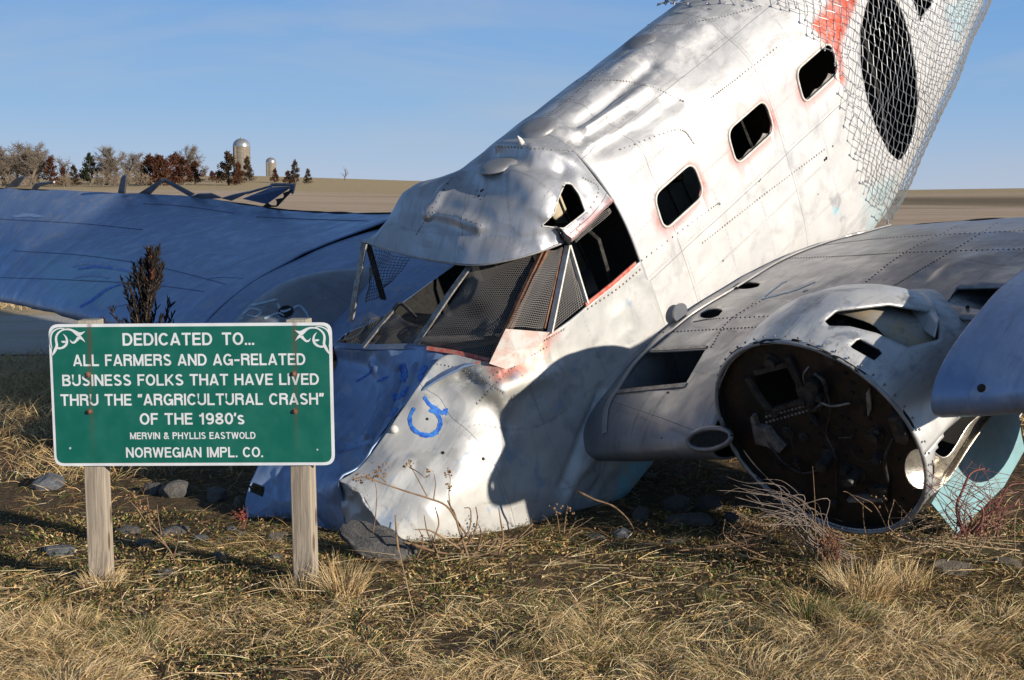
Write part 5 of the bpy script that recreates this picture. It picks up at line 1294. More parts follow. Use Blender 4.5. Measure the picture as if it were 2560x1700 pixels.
for key, mm, sd, wd, n in (('rust1', CED_R, 5, .80, 2200), ('rust2', CED_R, 6, .62, 2000), ('brown', CED_B, 7, .62, 2000), ('green', CED_G, 8, .66, 2200), ('round', CED_R, 9, 1.1, 2200)):
    V, F3 = cedar_mesh(sd, 1.0, wd, n); me = fast_mesh('crown', V, F3, None, False); me.materials.append(mm)
    mb = MB(); mb.tube([(0, 0, -.05), (0.004, 0, .3), (0, .003, .85)], [.025, .018, .004], 6); tm = bpy.data.meshes.new('trunk'); tm.from_pydata(mb.v, [], mb.f); tm.materials.append(BK3); protos[key] = (tm, me, 1.0)
def ridge_tree(kind, px, ytop, ybase, y, label, cat, group, rz=0, wide=1.0):
    s = FPX / K / y; rr = ray(px, 420); x = rr[0] / rr[1] * y; z = EYE + (435.5 - ybase) / s; zg = float(gz(x, y)); z = min(z, zg)
    h = (EYE + (435.5 - ytop) / s) - zg
    tm, cm, h0 = protos[kind]; k = h / h0 / (0.86 if kind in ('bare1', 'bare2', 'thin') else 1.0)
    e = empty({'Tree': 'bare_tree', 'Cedar': 'cedar_tree', 'Bush': 'bare_bush'}[cat], (x, y, zg), rz); e.scale = (k * wide, k * wide, k)
    link('trunk', tm, e) if False else None
    for nm, me in (('trunk', tm), ('crown', cm)):
        o = bpy.data.objects.new(nm, me); C.objects.link(o); o.parent = e
    tag(e, label, cat.lower(), group)
gB, gC, gS = 'bare trees on the ridge', 'cedars on the ridge', 'bare bushes on the ridge'
for a in [('bare1', 12, 338, 425, 268, 'broad bare tree at the far left end of the ridge', 'Tree', gB, 0.3, 1.35), ('bare2', 52, 333, 425, 275, 'widest bare tree rising between the far left one and a rust cedar', 'Tree', gB, 1.4, 1.5),
          ('bare1', 88, 345, 425, 280, 'bare tree leaning over the first rust coloured cedar from the left', 'Tree', gB, 2.2, 1.1), ('thin', 158, 357, 420, 300, 'slim pale bare tree between a rust cedar and the dark green one', 'Tree', gB, .5, 1.1),
          ('bare2', 272, 342, 426, 290, 'round topped bare tree right of the dark green cedar', 'Tree', gB, 2.9, 1.35), ('bare1', 318, 372, 424, 310, 'low bare tree against the left end of the rusty cedar clump', 'Tree', gB, 4.1, 1.1),
          ('bare2', 437, 340, 412, 330, 'tall bare tree standing up behind the rusty cedar clump', 'Tree', gB, 5.2, 1.05), ('thin', 478, 378, 412, 320, 'small bare tree at the right end of the rusty cedar clump', 'Tree', gB, 1.1, 1.2),
          ('sapling', 795, 375, 413, 335, 'lone thin bare sapling on the open ridge', 'Tree', gB, .4, 1.0)]: ridge_tree(*a)
for a in [('rust2', 118, 364, 428, 262, 'first rust coloured cedar from the left, pointed', 'Cedar', gC, 0, 1.15), ('rust1', 146, 388, 424, 266, 'low rusty cedar left of a small brown green one', 'Cedar', gC, 1, .9), ('brown', 171, 383, 426, 262, 'small brown green cedar left of the dark green cedar', 'Cedar', gC, 2, 1.2),
          ('green', 208, 357, 426, 270, 'dark green cedar, the only green one in the row', 'Cedar', gC, 0, 1.15), ('rust1', 346, 362, 428, 266, 'rusty cedar at the left of the clump', 'Cedar', gC, 1.2, 1.3), ('round', 372, 366, 430, 262, 'bushy rounded rusty cedar in the front of the clump', 'Cedar', gC, .4, 1.25),
          ('rust1', 402, 359, 426, 270, 'tallest rusty cedar in the middle of the clump', 'Cedar', gC, 2.4, 1.3), ('rust2', 424, 366, 428, 265, 'narrow rusty cedar right of the tallest in the clump', 'Cedar', gC, 4, 1.5), ('rust2', 450, 375, 426, 268, 'rusty cedar closing the clump on the right', 'Cedar', gC, 5, 1.6),
          ('brown', 527, 354, 428, 262, 'large brown cedar in front of the tall silo', 'Cedar', gC, .9, 1.5), ('rust1', 549, 378, 428, 260, 'short rusty cedar at the foot of the tall silo', 'Cedar', gC, 2, .8), ('brown', 571, 364, 412, 290, 'pointed brown cedar against the right side of the tall silo', 'Cedar', gC, 3, .95),
          ('round', 490, 397, 415, 300, 'tiny rusty cedar just right of the clump', 'Cedar', gC, 0, 1), ('round', 506, 396, 415, 303, 'tiny rusty cedar nearest the large brown cedar', 'Cedar', gC, 1, 1), ('rust1', 634, 391, 415, 295, 'small rusty cedar at the foot of the short silo', 'Cedar', gC, 3.3, 1),
          ('rust1', 664, 396, 418, 285, 'squat rusty cedar left of the dark pointed one on open ridge', 'Cedar', gC, 4, 1.3), ('brown', 680, 372, 417, 285, 'dark pointed cedar right of the silos', 'Cedar', gC, 5, .95), ('brown', 710, 391, 417, 285, 'last small cedar on the right of the row', 'Cedar', gC, 6, 1.1)]: ridge_tree(*a)
for a in [('bare2', -5, 350, 425, 262, 'bare tree cut by the left edge of the picture', 'Tree', gB, 3.7, 1.3), ('bare1', 36, 348, 424, 264, 'bare tree filling the gap between the two broad ones at far left', 'Tree', gB, 5.0, 1.2), ('bare2', 70, 350, 424, 262, 'bare tree between the widest one and the leaning one', 'Tree', gB, .9, 1.2),
          ('bare1', 245, 362, 426, 270, 'bare tree between the dark green cedar and the round topped one', 'Tree', gB, 3.3, 1.3), ('bare2', 296, 356, 426, 280, 'bare tree just right of the round topped one', 'Tree', gB, .2, 1.2)]: ridge_tree(*a)
for a in [('bush', 232, 388, 432, 255, 'pale tan bush below the dark green cedar', 'Bush', gS, 0, .9), ('bush', 292, 386, 430, 255, 'pale tan bush in front of the round topped bare tree', 'Bush', gS, 2, 1.0), ('bush', 330, 392, 430, 256, 'tan bush at the left foot of the rusty cedar clump', 'Bush', gS, 1, 1.1), ('bush', 150, 396, 430, 256, 'tan bush between the low rusty cedar and the first one', 'Bush', gS, 5, 1.1), ('bush', 262, 394, 432, 250, 'low tan bush between the two front bushes', 'Bush', gS, 5.5, 1.1), ('bush', 20, 395, 432, 250, 'tan bush at the far left foot of the ridge trees', 'Bush', gS, 3, 1.1),
          ('bush', 70, 398, 430, 250, 'tan bush under the widest bare tree', 'Bush', gS, 4, 1.1)]: ridge_tree(*a)

# ------------------------------------------------------------------ juniper behind the sign
JU = leafmat('juniper_leaves', (.010, .010, .009), (.042, .030, .024)); JR = leafmat('juniper_rust_leaves', (.10, .035, .02), (.26, .09, .05))
JD = 9.2; JK = JD / 6.55
jb = atd(345, 900, JD); ju = empty('juniper_sapling', (jb[0], jb[1], 0)); tag(ju, 'young dark purple brown juniper growing up behind the green sign', 'juniper')
r = random.Random(4); tk = MB(); lf = MB(); lr = MB()
def jpt(px, py): p = atd(px, py, JD); return np.array([p[0] - jb[0], 0, p[2]])
TR = cr(np.array([(0, 0, -.05), (.01, .02, .25), jpt(338, 850), jpt(348, 710), jpt(360, 590)]), 30); tk.tube(TR, np.linspace(.022, .0035, 30), 6)
def spray(p, d, L_, mb, tb):
    n = 7; pts = [p]; d = d / np.linalg.norm(d)
    for _ in range(n):
        d = d + np.array([r.gauss(0, .07), r.gauss(0, .07), .10]); d /= np.linalg.norm(d); pts.append(pts[-1] + d * L_ / n)
    tb.tube(pts, np.linspace(.004, .0012, n + 1), 4, False)
    for i in range(1, n + 1):
        for _ in range(7):
            q = pts[i] + (pts[i - 1] - pts[i]) * r.random(); e = d * .9 + np.array([r.gauss(0, .42), r.gauss(0, .42), r.gauss(.25, .3)]); e /= np.linalg.norm(e)
            l = r.uniform(.022, .060); mb.tube([q, q + e * l * .6, q + e * l], [.0036, .0038, .0008], 4, False)
for i in range(105):
    f = r.uniform(.30, .97); p = TR[int(f * 29)]; a = r.random() * 6.283; rad = JK * .34 * (1 - f) ** .6 + .03
    spray(p, np.array([math.cos(a), math.sin(a) * .8, 1.0 + 1.2 * f]), rad * r.uniform(.5, 1.5), lr if (r.random() < .09 and f > .5) else lf, tk)
tk.build('trunk', BK3, ju); lf.build('foliage', JU, ju); lr.build('rust_foliage', JR, ju)

# ------------------------------------------------------------------ stones
def rockmat(name, a, b, c_):
    m = mat(name); t = NT(m); o = t.tc('Object'); n = t.noise(o, 3.0, 7, .7, .3); n2 = t.noise(o, 14, 5, .7); g = t.noise(t.mapping(o, (2, 2, 7)), 1.0, 4, .6)
    c = t.mix(t.ramp(n, .35, .65), a, b); c = t.mix(t.ramp(n2, .55, .7, 0, .6), c, c_); t.out(c, .9, None, t.bump(t.math('ADD', n2, t.math('MULTIPLY', g, 1.3)), .7, .05)); return m
RM = [rockmat('grey_stone', (.10, .095, .088), (.165, .155, .145), (.06, .058, .05)), rockmat('blue_grey_stone', (.12, .13, .145), (.19, .205, .22), (.08, .085, .095)), rockmat('tan_stone', (.17, .14, .105), (.25, .215, .165), (.10, .085, .06))]  # stone tones all darkened to make up for missing cast shade
def rock_mesh(seed, sub=4, flat=.6, ang=.5):
    import bmesh
    bm = bmesh.new(); bmesh.ops.create_icosphere(bm, subdivisions=sub, radius=1.0); V = np.array([v.co for v in bm.verts]); rg = np.random.default_rng(seed)
    for _ in range(11):                                        # knock flat facets off
        n = rg.normal(0, 1, 3); n /= np.linalg.norm(n); d = rg.uniform(.55, .85); ex = np.maximum(V @ n - d, 0); V = V - ex[:, None] * n * ang * 1.7
    V = V + (V / np.linalg.norm(V, axis=1, keepdims=True)) * (.09 * vnoise(V, 2.1, seed) + .045 * vnoise(V, 5.5, seed + 1))[:, None]
    V[:, 2] *= flat
    for v, q in zip(bm.verts, V): v.co = q
    me = bpy.data.meshes.new('stone'); bm.to_mesh(me); bm.free(); me.polygons.foreach_set('use_smooth', np.full(len(me.polygons), True)); return me
rms = [rock_mesh(s, 4, f) for s, f in ((1, .6), (2, .5), (3, .75), (4, .42), (5, .65), (6, .55))]
def stone(px, py, wpx, hpx, k, mk, label, cat='stone', rz=0.0, z=0.0):
    """px,py: middle of the visible stone, in photo pixels"""
    p = G(px, py + hpx * .5, z); s = FPX / K / np.linalg.norm(p - CAM); me = rms[k].copy() if True else rms[k]
    me.materials.clear(); me.materials.append(RM[mk]); o = bpy.data.objects.new('stone', me); C.objects.link(o)
    wx = wpx / s / 2; hz = hpx / s; dz = hz * .85
    o.scale = (wx, wx * .75, hz * .62 / max(.3, [.6, .5, .75, .42, .65, .55][k])); o.rotation_euler = (0, 0, rz)
    o.location = (p[0], p[1] + wx * .55, hz * .10 + float(gz(p[0], p[1])) + z); tag(o, label, cat, 'field stones lying around the wreck'); return o
ST = [(128, 1256, 90, 34, 0, 1, 'smooth blue grey stone beside the left sign post'), (110, 1108, 105, 42, 1, 1, 'flat bluish stone at the shadow edge left of the sign'), (348, 1128, 58, 40, 2, 0, 'pointed grey stone under the sign, first of a row of three'),
      (402, 1133, 85, 46, 4, 0, 'biggest stone of the row of three under the sign'), (497, 1140, 80, 40, 0, 0, 'rounded grey stone ending the row of three under the sign'), (553, 1150, 32, 44, 2, 2, 'upright square tan stone left of the crumpled nose panel'),
      (333, 1255, 52, 22, 3, 1, 'pale blue stone between the posts beside a seed stalk'), (462, 1240, 40, 18, 5, 1, 'little bluish stone in the shade left of the right post'), (520, 1248, 66, 16, 3, 2, 'flat sunlit tan stone between the sign posts'),
      (553, 1232, 34, 18, 1, 1, 'small blue grey stone under the crumpled nose panel'), (532, 1217, 32, 14, 3, 1, 'tiny bluish stone in the shade by the nose panel'), (504, 1283, 44, 20, 5, 1, 'grey white stone between the posts low in the grass'),
      (636, 1292, 48, 20, 3, 1, 'flat grey stone left of the right sign post'), (380, 1328, 56, 24, 0, 0, 'stone half buried in dry grass between the posts'), (290, 1215, 70, 30, 5, 0, 'dark stone in the deep shade behind the left post'), (400, 1222, 85, 26, 1, 0, 'long dark stone in the deep shade under the sign'),
      (640, 1248, 80, 32, 3, 2, 'tan stone in front of the crumpled nose panel'), (1562, 1157, 80, 50, 4, 0, 'tall rounded stone under the wing by the light blue belly'), (1482, 1180, 60, 46, 2, 0, 'angular dark stone under the wing left of the rounded one'),
      (1640, 1155, 62, 46, 2, 0, 'dark stone under the wing beside the round engine bulkhead'), (1440, 1225, 66, 26, 1, 1, 'blue grey flat stone in front of the belly'), (1376, 1232, 56, 26, 5, 0, 'round grey stone against the lower fuselage'),
      (1562, 1245, 60, 18, 3, 1, 'thin flat bluish stone in the bare patch below the wing'), (1690, 1190, 60, 30, 0, 0, 'stone at the left foot of the bulkhead under dry canes'), (1600, 1200, 130, 36, 1, 0, 'long low stone in the shade between belly and bulkhead'),
      (2208, 1300, 130, 30, 3, 2, 'long flat pale stone in the right grass'), (2330, 1292, 70, 26, 5, 2, 'yellowish stone at the right edge of the picture'), (2070, 1312, 54, 26, 0, 2, 'tan stone inside the tall dry tuft on the right'),
      (1956, 1300, 52, 24, 4, 0, 'grey stone left of the tall dry tuft'), (1490, 1095, 60, 20, 5, 2, 'sunlit stone glimpsed far behind under the wing')]
for i, (px, py, wp, hp_, k, mk, lab) in enumerate(ST): stone(px, py, wp, hp_, k, mk, lab, rz=i * 1.3)
# big slab by the nose
sm_ = rock_mesh(41, 5, .35, .35); V = np.zeros(len(sm_.vertices) * 3); sm_.vertices.foreach_get('co', V); V = V.reshape(-1, 3)
V[:, 2] += .07 * np.sin(V[:, 1] * 9 + V[:, 0] * 3 + 1.5 * vnoise(V, 2, 5)) * (V[:, 2] > 0) + .05 * vnoise(V, 4, 77); sm_.vertices.foreach_set('co', V.ravel()); sm_.update(); sm_.materials.append(rockmat('dark_slab_stone', (.095, .09, .085), (.15, .145, .14), (.06, .057, .053)))
sl_ = bpy.data.objects.new('stone_slab', sm_); C.objects.link(sl_); p = G(872, 1300); sl_.location = (p[0] + .0, p[1] + .05, .075); sl_.scale = (.23, .13, .16); sl_.rotation_euler = (R(4), R(20), R(-22))
tag(sl_, 'long grey creased slab of stone tilted against the crumpled nose', 'stone')

# ------------------------------------------------------------------ dead grass (stuff)
COLS = np.array([[.66, .52, .31], [.53, .395, .21], [.37, .245, .11], [.15, .095, .045], [.085, .125, .028], [.16, .15, .05], [.74, .62, .42]])
COLS[[0, 1, 2, 6]] *= np.array([1.04, 0.98, 0.88])
def blades(n, xy, ln, e0, droop, wd, cw, z0=0.0, az=None, seg=3):
    """n blades as tapered ribbons: base xy (n,2), length, start elevation, droop, width; cw colour weights"""
    x, y = xy[:, 0], xy[:, 1]
    a = 9 * vnoise(np.stack([x, y, 0 * x], -1), 1.6, 301) + 5 * vnoise(np.stack([x, y, 0 * x], -1), 4.5, 303) + rng.normal(0, .85, n) if az is None else az
    P = np.stack([x, y, gz(x, y) + z0], 1); e = e0.copy(); L_ = ln / seg; rows = []
    sd = rng.uniform(0, 6.283, n); twist = rng.uniform(-.5, .5, n)
    for k in range(seg + 1):
        d = np.stack([np.cos(a) * np.cos(e), np.sin(a) * np.cos(e), np.sin(e)], 1)
        s = np.cross(d, np.stack([np.cos(sd), np.sin(sd), 0.6 + 0 * sd], 1)); s /= np.linalg.norm(s, axis=1, keepdims=True)
        wk = wd * (1 - (k / seg) ** 1.5 * 0.9) * .5
        rows.append((P - s * wk[:, None], P + s * wk[:, None]))
        P = P + d * L_[:, None]; e = e - droop / seg; a = a + twist / seg
        P[:, 2] = np.maximum(P[:, 2], gz(P[:, 0], P[:, 1]) + .004)
    V = np.stack([q for r_ in rows for q in r_], 1)                       # n, 2(seg+1), 3
    b = (np.arange(n) * 2 * (seg + 1))[:, None]
    F4 = np.concatenate([b + np.array([[2 * k, 2 * k + 1, 2 * k + 3, 2 * k + 2]]) for k in range(seg)])
    ci = np.array([rng.choice(len(COLS), p=cw / cw.sum()) for _ in range(1)]) if cw.ndim == 1 and n == 1 else None
    if cw.ndim == 1: ci = rng.choice(len(COLS), n, p=cw / cw.sum())
    else:
        cs = np.cumsum(cw / cw.sum(1, keepdims=True), 1); ci = (rng.random((n, 1)) > cs).sum(1).clip(0, len(COLS) - 1)
    c = COLS[ci] * rng.uniform(.72, 1.2, (n, 1)) * np.array([1, 1, 1]) + rng.normal(0, .012, (n, 3)); c = np.clip(c, .008, .8)
    Cc = np.repeat(c[:, None, :], 2 * (seg + 1), 1)
    return V.reshape(-1, 3), F4, Cc.reshape(-1, 3)
m = mat('dry_grass'); t = NT(m); t.out(t.attr('col'), .8); t.b.inputs['Specular IOR Level'].default_value = .25
t.b.inputs['Subsurface Weight'].default_value = 0.0
GM = m
def grass_obj(name, parts, label=None, kind='stuff', cat='grass'):
    V, F4, Cc = [], [], []; o = 0
    for v, f, c in parts: V.append(v); F4.append(f + o); Cc.append(c); o += len(v)
    me = fast_mesh(name, np.concatenate(V), None, np.concatenate(F4), True, None, {'col': np.concatenate(Cc)})
    ob = link(name, me, None, GM); tag(ob, label, cat, None, kind); return ob
def scatter(n, y0, y1, xl=None, xr=None, m_=.42):
    y = np.sqrt(rng.uniform(y0 ** 2, y1 ** 2, n)); lo = -m_ * y - .3 if xl is None else xl; hi = m_ * y + .3 if xr is None else xr
    return np.stack([rng.uniform(0, 1, n) * (hi - lo) + lo, y], 1)
def nz2(xy, sc_, seed): return vnoise(np.stack([xy[:, 0], xy[:, 1], 0 * xy[:, 0]], 1), sc_, seed)
def under(xy):
    """True where stones, slab or posts would be pierced is ignored; keeps the bare patch below the wing thin"""
    return nz2(xy, 1.3, 201)
parts = []
# foreground mat of pale straw
n = 140000; xy = scatter(n, 4.35, 5.75); k = nz2(xy, 2.2, 211); k2 = nz2(xy, 5, 213)
keep = rng.random(n) < np.clip(.50 + .9 * k + .6 * k2 + np.clip((5.3 - xy[:, 1]) * .7, 0, .4), .05, 1) * np.clip((5.85 - xy[:, 1]) / .5, .25, 1); xy, k, k2 = xy[keep], k[keep], k2[keep]; n = len(xy)
cw = np.stack([np.full(n, 3.0), np.full(n, 2.4), np.full(n, 1.2), np.full(n, .8), np.clip(.5 + 2.6 * nz2(xy, 1.6, 215), .15, 3.2), np.full(n, .35), np.full(n, 1.6)], 1)
parts.append(blades(n, xy, rng.uniform(.035, .125, n) * np.clip(1 + .5 * k, .5, 1.5), rng.uniform(-.05, 1.15, n), rng.uniform(.3, 2.2, n), rng.uniform(.0010, .0029, n), cw))
# middle ground: low mossy litter with straw
n = 100000; xy = scatter(n, 5.5, 6.85); k = nz2(xy, 2.0, 221); k2 = nz2(xy, 6, 223)
keep = rng.random(n) < np.clip(.38 + .8 * k + .5 * k2, .05, 1); xy, k, k2 = xy[keep], k[keep], k2[keep]; n = len(xy)
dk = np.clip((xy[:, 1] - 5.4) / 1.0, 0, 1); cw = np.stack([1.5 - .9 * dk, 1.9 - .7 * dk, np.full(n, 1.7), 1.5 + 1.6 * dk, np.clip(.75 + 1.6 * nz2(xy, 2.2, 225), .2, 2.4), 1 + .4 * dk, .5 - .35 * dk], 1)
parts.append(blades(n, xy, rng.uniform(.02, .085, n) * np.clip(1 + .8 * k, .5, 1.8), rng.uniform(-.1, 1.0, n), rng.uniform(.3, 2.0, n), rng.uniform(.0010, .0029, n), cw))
n = 110000; xy = scatter(n, 4.6, 7.4); keep = rng.random(n) < np.clip(.42 + .8 * nz2(xy, 2.6, 231), .05, 1); xy = xy[keep]; n = len(xy)
parts.append(blades(n, xy, rng.uniform(.008, .022, n), rng.uniform(-.2, 1.4, n), rng.uniform(.2, 1.5, n), rng.uniform(.004, .010, n), np.array([.2, .5, 1.2, 1.8, 1.4, 1.6, 0.0]), z0=rng.uniform(0, .025, n), seg=2))
# sparse dark litter below the aeroplane, browned further to stand in for cast shadow
n = 52000; xy = scatter(n, 6.75, 9.6); keep = rng.random(n) < np.clip(.34 + .6 * nz2(xy, 1.5, 241), .04, 1); xy = xy[keep]; n = len(xy)
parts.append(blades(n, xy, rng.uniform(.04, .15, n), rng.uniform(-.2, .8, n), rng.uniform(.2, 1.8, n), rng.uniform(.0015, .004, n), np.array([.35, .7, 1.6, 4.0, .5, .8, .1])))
# bits of flat straw
n = 3200; xy = scatter(n, 4.5, 6.8)
parts.append(blades(n, xy, rng.uniform(.08, .24, n), rng.uniform(-.05, .18, n), rng.uniform(-.1, .3, n), rng.uniform(.0013, .0034, n), np.array([2.2, 1.5, .6, .2, 0, .1, 2.2]), z0=rng.uniform(.004, .04, n)))
grass_obj('dead_grass', parts, 'matted dead grass with green sprigs covering the ground before the wreck')
# taller rough grass left of the sign and along the road
parts = []
n = 70000; xy = scatter(n, 8.2, 14.6, xl=-7.2, xr=-1.2); keep = rng.random(n) < np.clip(.6 + .6 * nz2(xy, 1.1, 251), .08, 1) * np.clip((14.9 - xy[:, 1]) / 3.5, .06, 1); xy = xy[keep]; n = len(xy)
parts.append(blades(n, xy, rng.uniform(.07, .22, n) * np.clip(1 + .6 * nz2(xy, 1.1, 251), .5, 1.7), rng.uniform(.3, 1.3, n), rng.uniform(.3, 1.6, n), rng.uniform(.002, .005, n), np.array([2.4, 2.6, 1.6, .8, .35, .5, .8])))
n = 26000; xy = scatter(n, 9.5, 14.5, xl=-1.5, xr=7.5); keep = rng.random(n) < np.clip(.5 + .6 * nz2(xy, .9, 255), .05, 1); xy = xy[keep]; n = len(xy)
parts.append(blades(n, xy, rng.uniform(.10, .32, n), rng.uniform(.4, 1.4, n), rng.uniform(.2, 1.4, n), rng.uniform(.003, .006, n), np.array([2.4, 2.6, 1.6, .8, .35, .5, .8])))
n = 60000; xy = scatter(n, 20.2, 40, m_=.40); keep = rng.random(n) < np.clip(.6 + .6 * nz2(xy, .5, 257), .1, 1); xy = xy[keep]; n = len(xy)
parts.append(blades(n, xy, rng.uniform(.10, .35, n), rng.uniform(.5, 1.4, n), rng.uniform(.2, 1.3, n), rng.uniform(.006, .012, n), np.array([2.4, 2.6, 1.6, .8, .2, .4, .8]), seg=2))
grass_obj('rough_grass', parts, 'tan rough grass standing beside the gravel road')
# grass tufts, each one a plant
def tuft(px, py, n, h, spread, cw, label, lean=0.5, z=0.0):
    p = G(px, py, z); a = rng.uniform(0, 6.283, n); rr = spread * np.sqrt(rng.random(n)) * .35
    xy = np.stack([p[0] + rr * np.cos(a), p[1] + rr * np.sin(a)], 1)
    v, f, c = blades(n, xy, h * .78 * rng.uniform(.45, 1.1, n), rng.uniform(1.55 - lean * 1.3, 1.5, n), rng.uniform(.2, 1.5, n) * lean * 1.6, rng.uniform(.0014, .0036, n), np.array(cw, float), az=a + rng.normal(0, .5, n))
    ob = grass_obj('grass_tuft', [(v, f, c)], label, None, 'grass tuft'); ob['group'] = 'grass tufts in the foreground'; return ob
dryc, grn, mixd = [3, 2.4, 1.2, .3, .1, .2, 1.6], [.6, .5, .3, .2, 2.6, 1.2, .2], [2, 1.6, .8, .3, 1.2, .6, .8]
tuft(792, 1378, 420, .24, .22, dryc, 'wispy dry tuft right beside the right sign post'); tuft(700, 1372, 300, .13, .30, dryc, 'dry tuft at the foot of the right sign post')
tuft(238, 1358, 260, .12, .25, dryc, 'dry tuft at the foot of the left sign post'); tuft(160, 1450, 420, .16, .30, mixd, 'sprawling yellow green tuft in front of the left post', .8)
tuft(300, 1480, 420, .13, .30, grn, 'green tuft right of the sprawling yellow green one', .7); tuft(60, 1440, 260, .14, .3, dryc, 'straw tuft near the left edge', .8)
tuft(1985, 1368, 620, .26, .34, dryc, 'tall dry tuft with stones in it on the right'); tuft(2090, 1340, 260, .22, .3, dryc, 'thin dry tuft right of the tall one')
tuft(1640, 1390, 160, .07, .14, grn, 'small green sprig in the middle of the turf'); tuft(1960, 1440, 320, .14, .28, grn, 'dark green tuft below the tall dry tuft', .6)
tuft(1870, 1430, 240, .16, .22, grn, 'upright green tuft left of the dark green one', .4); tuft(2290, 1420, 240, .15, .3, mixd, 'mixed tuft near the right edge', .7); tuft(1330, 1520, 300, .13, .35, mixd, 'yellow green tuft low in the middle foreground', .6)
tuft(1255, 1420, 200, .10, .25, grn, 'green blades between the turf and the straw in the middle', .5); tuft(800, 1225, 160, .10, .18, mixd, 'yellow tuft between the right post and the slab', .6)

# ------------------------------------------------------------------ weeds and brambles
def canemat(name, a, b): return worn(name, a, b, .8, 0, 25)
WS = canemat('dry_stalk', (.30, .20, .11), (.42, .31, .19)); WG = canemat('grey_cane', (.15, .115, .09), (.25, .20, .165)); WR = canemat('red_cane', (.14, .045, .04), (.24, .09, .07)); WB = canemat('brown_stem', (.17, .10, .055), (.28, .18, .10))
SEED = canemat('seed_heads', (.20, .11, .05), (.33, .20, .10)); LEAFD = canemat('dead_leaves', (.13, .055, .028), (.24, .11, .055))
def pl(pts, d):
    return [atd(px, py, d + (p[2] if len(p) > 2 else 0)) for p in pts for px, py in [p[:2]]]
def plant(name, cat, label, base, d, stems, mt, r0=.004, seeds=(), leaves=0, fuzz=0, sm=None, group=None, seed=1):
    """stems: polylines of photo pixels at distance d; seeds: pixel clusters of seed heads"""
    rr = random.Random(seed); b = atd(*base, d); e = empty(name, (b[0], b[1], float(gz(b[0], b[1])))); tag(e, label, cat, group)
    off = np.array(e.location); mb = MB()
    for st in stems:
        w0 = st[0] if np.isscalar(st[0]) else r0; pts = st[1:] if np.isscalar(st[0]) else st
        P = cr(np.array(pl(pts, d)) - off, max(8, 4 * len(pts))); P[:, 1] += np.linspace(0, rr.uniform(-.12, .12), len(P))
        mb.tube(P, np.linspace(w0, w0 * .4, len(P)), 5)
    mb.build('stem', mt, e, True)
    if seeds:
        for px, py, n, rad in seeds:
            sb = MB()
            for _ in range(n):
                q = np.array(atd(px + rr.gauss(0, rad), py + rr.gauss(0, rad), d)) - off; s_ = rr.uniform(.003, .006)
                sb.disc(q, (rr.gauss(0, 1), rr.gauss(0, 1), rr.gauss(0, 1) + .01), s_, s_, 5, s_ * .6)
            sb.build('seed_head', sm or SEED, e)
    return e
plant('seed_stalk', 'weed', 'slender reddish seed stalk standing between the two sign posts', (405, 1290), 6.45,
      [[(405, 1300), (395, 1270), (370, 1230), (345, 1200), (325, 1165), (306, 1140)], [(372, 1232), (360, 1200), (352, 1172)], [(345, 1200), (338, 1170), (330, 1150)], [(400, 1285), (412, 1250), (418, 1230)], [(365, 1225), (350, 1205), (340, 1185)],
       [(398, 1278), (375, 1250), (345, 1228)]], WB, .0035, [(308, 1142, 16, 5), (322, 1160, 14, 6), (332, 1175, 10, 5), (345, 1190, 8, 5), (352, 1180, 6, 4)])
plant('seed_stalk', 'weed', 'pair of short bare stalks left of the left sign post', (70, 1290), 6.5, [[(72, 1292), (66, 1265), (58, 1235)], [(84, 1292), (90, 1260), (92, 1235)], [(72, 1285), (62, 1260), (54, 1250)]], WS, .003)
plant('seed_stalk', 'weed', 'dry weed with tiny seed heads leaning over the white nose', (1040, 1265), 6.55,
      [[.006, (1090, 1250), (1060, 1210), (1030, 1165), (985, 1145), (940, 1130), (890, 1112), (845, 1095), (815, 1100)], [(1040, 1180), (1035, 1140), (1038, 1105), (1032, 1085)], [(1055, 1205), (1048, 1180), (1040, 1165), (1035, 1150)], [(890, 1112), (870, 1095), (858, 1085)],
       [(985, 1145), (960, 1100), (945, 1075), (940, 1068)], [(860, 1230), (868, 1180), (872, 1130), (868, 1095)], [(945, 1078), (965, 1082), (985, 1092)], [(1000, 1150), (1003, 1120), (998, 1100)]], WB, .003,
      [(870, 1090, 26, 10), (850, 1100, 14, 8), (943, 1070, 12, 6), (985, 1090, 10, 6), (1032, 1090, 12, 6), (825, 1102, 10, 8), (1036, 1120, 8, 5)], seed=3)
plant('broken_shrub', 'shrub', 'heap of snapped brown shrub stems piled at the foot of the white nose', (1060, 1280), 6.5,
      [[.008, (925, 1310), (915, 1250), (910, 1190)], [.007, (950, 1255), (1010, 1275), (1080, 1285), (1150, 1278), (1235, 1225)], [.006, (930, 1250), (990, 1265), (1050, 1250)], [.006, (1010, 1290), (1000, 1250), (1010, 1215), (1000, 1180)], [.007, (1080, 1285), (1060, 1230), (1050, 1200), (1030, 1160)],
       [.006, (1060, 1280), (1090, 1240), (1100, 1205), (1096, 1180)], [.005, (1100, 1270), (1110, 1225), (1105, 1195)], [.006, (1150, 1278), (1160, 1240), (1155, 1205), (1150, 1170)], [.006, (1085, 1285), (1130, 1250), (1190, 1250), (1230, 1220)], [.005, (1120, 1275), (1145, 1250), (1160, 1255)],
       [.005, (1010, 1275), (985, 1235), (975, 1200)], [.006, (1060, 1265), (1020, 1235), (990, 1215), (960, 1210)], [.005, (1040, 1270), (1080, 1225), (1085, 1175), (1070, 1170)], [.004, (1130, 1280), (1180, 1270), (1210, 1280)], [.005, (960, 1290), (975, 1250), (965, 1220)], [.004, (1000, 1285), (1040, 1290), (1090, 1300)]], WB, .005, seed=5)
plant('fallen_stick', 'stick', 'bent grey stick leaning from the belly to the bare ground', (1455, 1205), 6.9, [[.007, (1328, 1130), (1370, 1150), (1410, 1162), (1440, 1185), (1456, 1208), (1460, 1225)]], WB, .007)
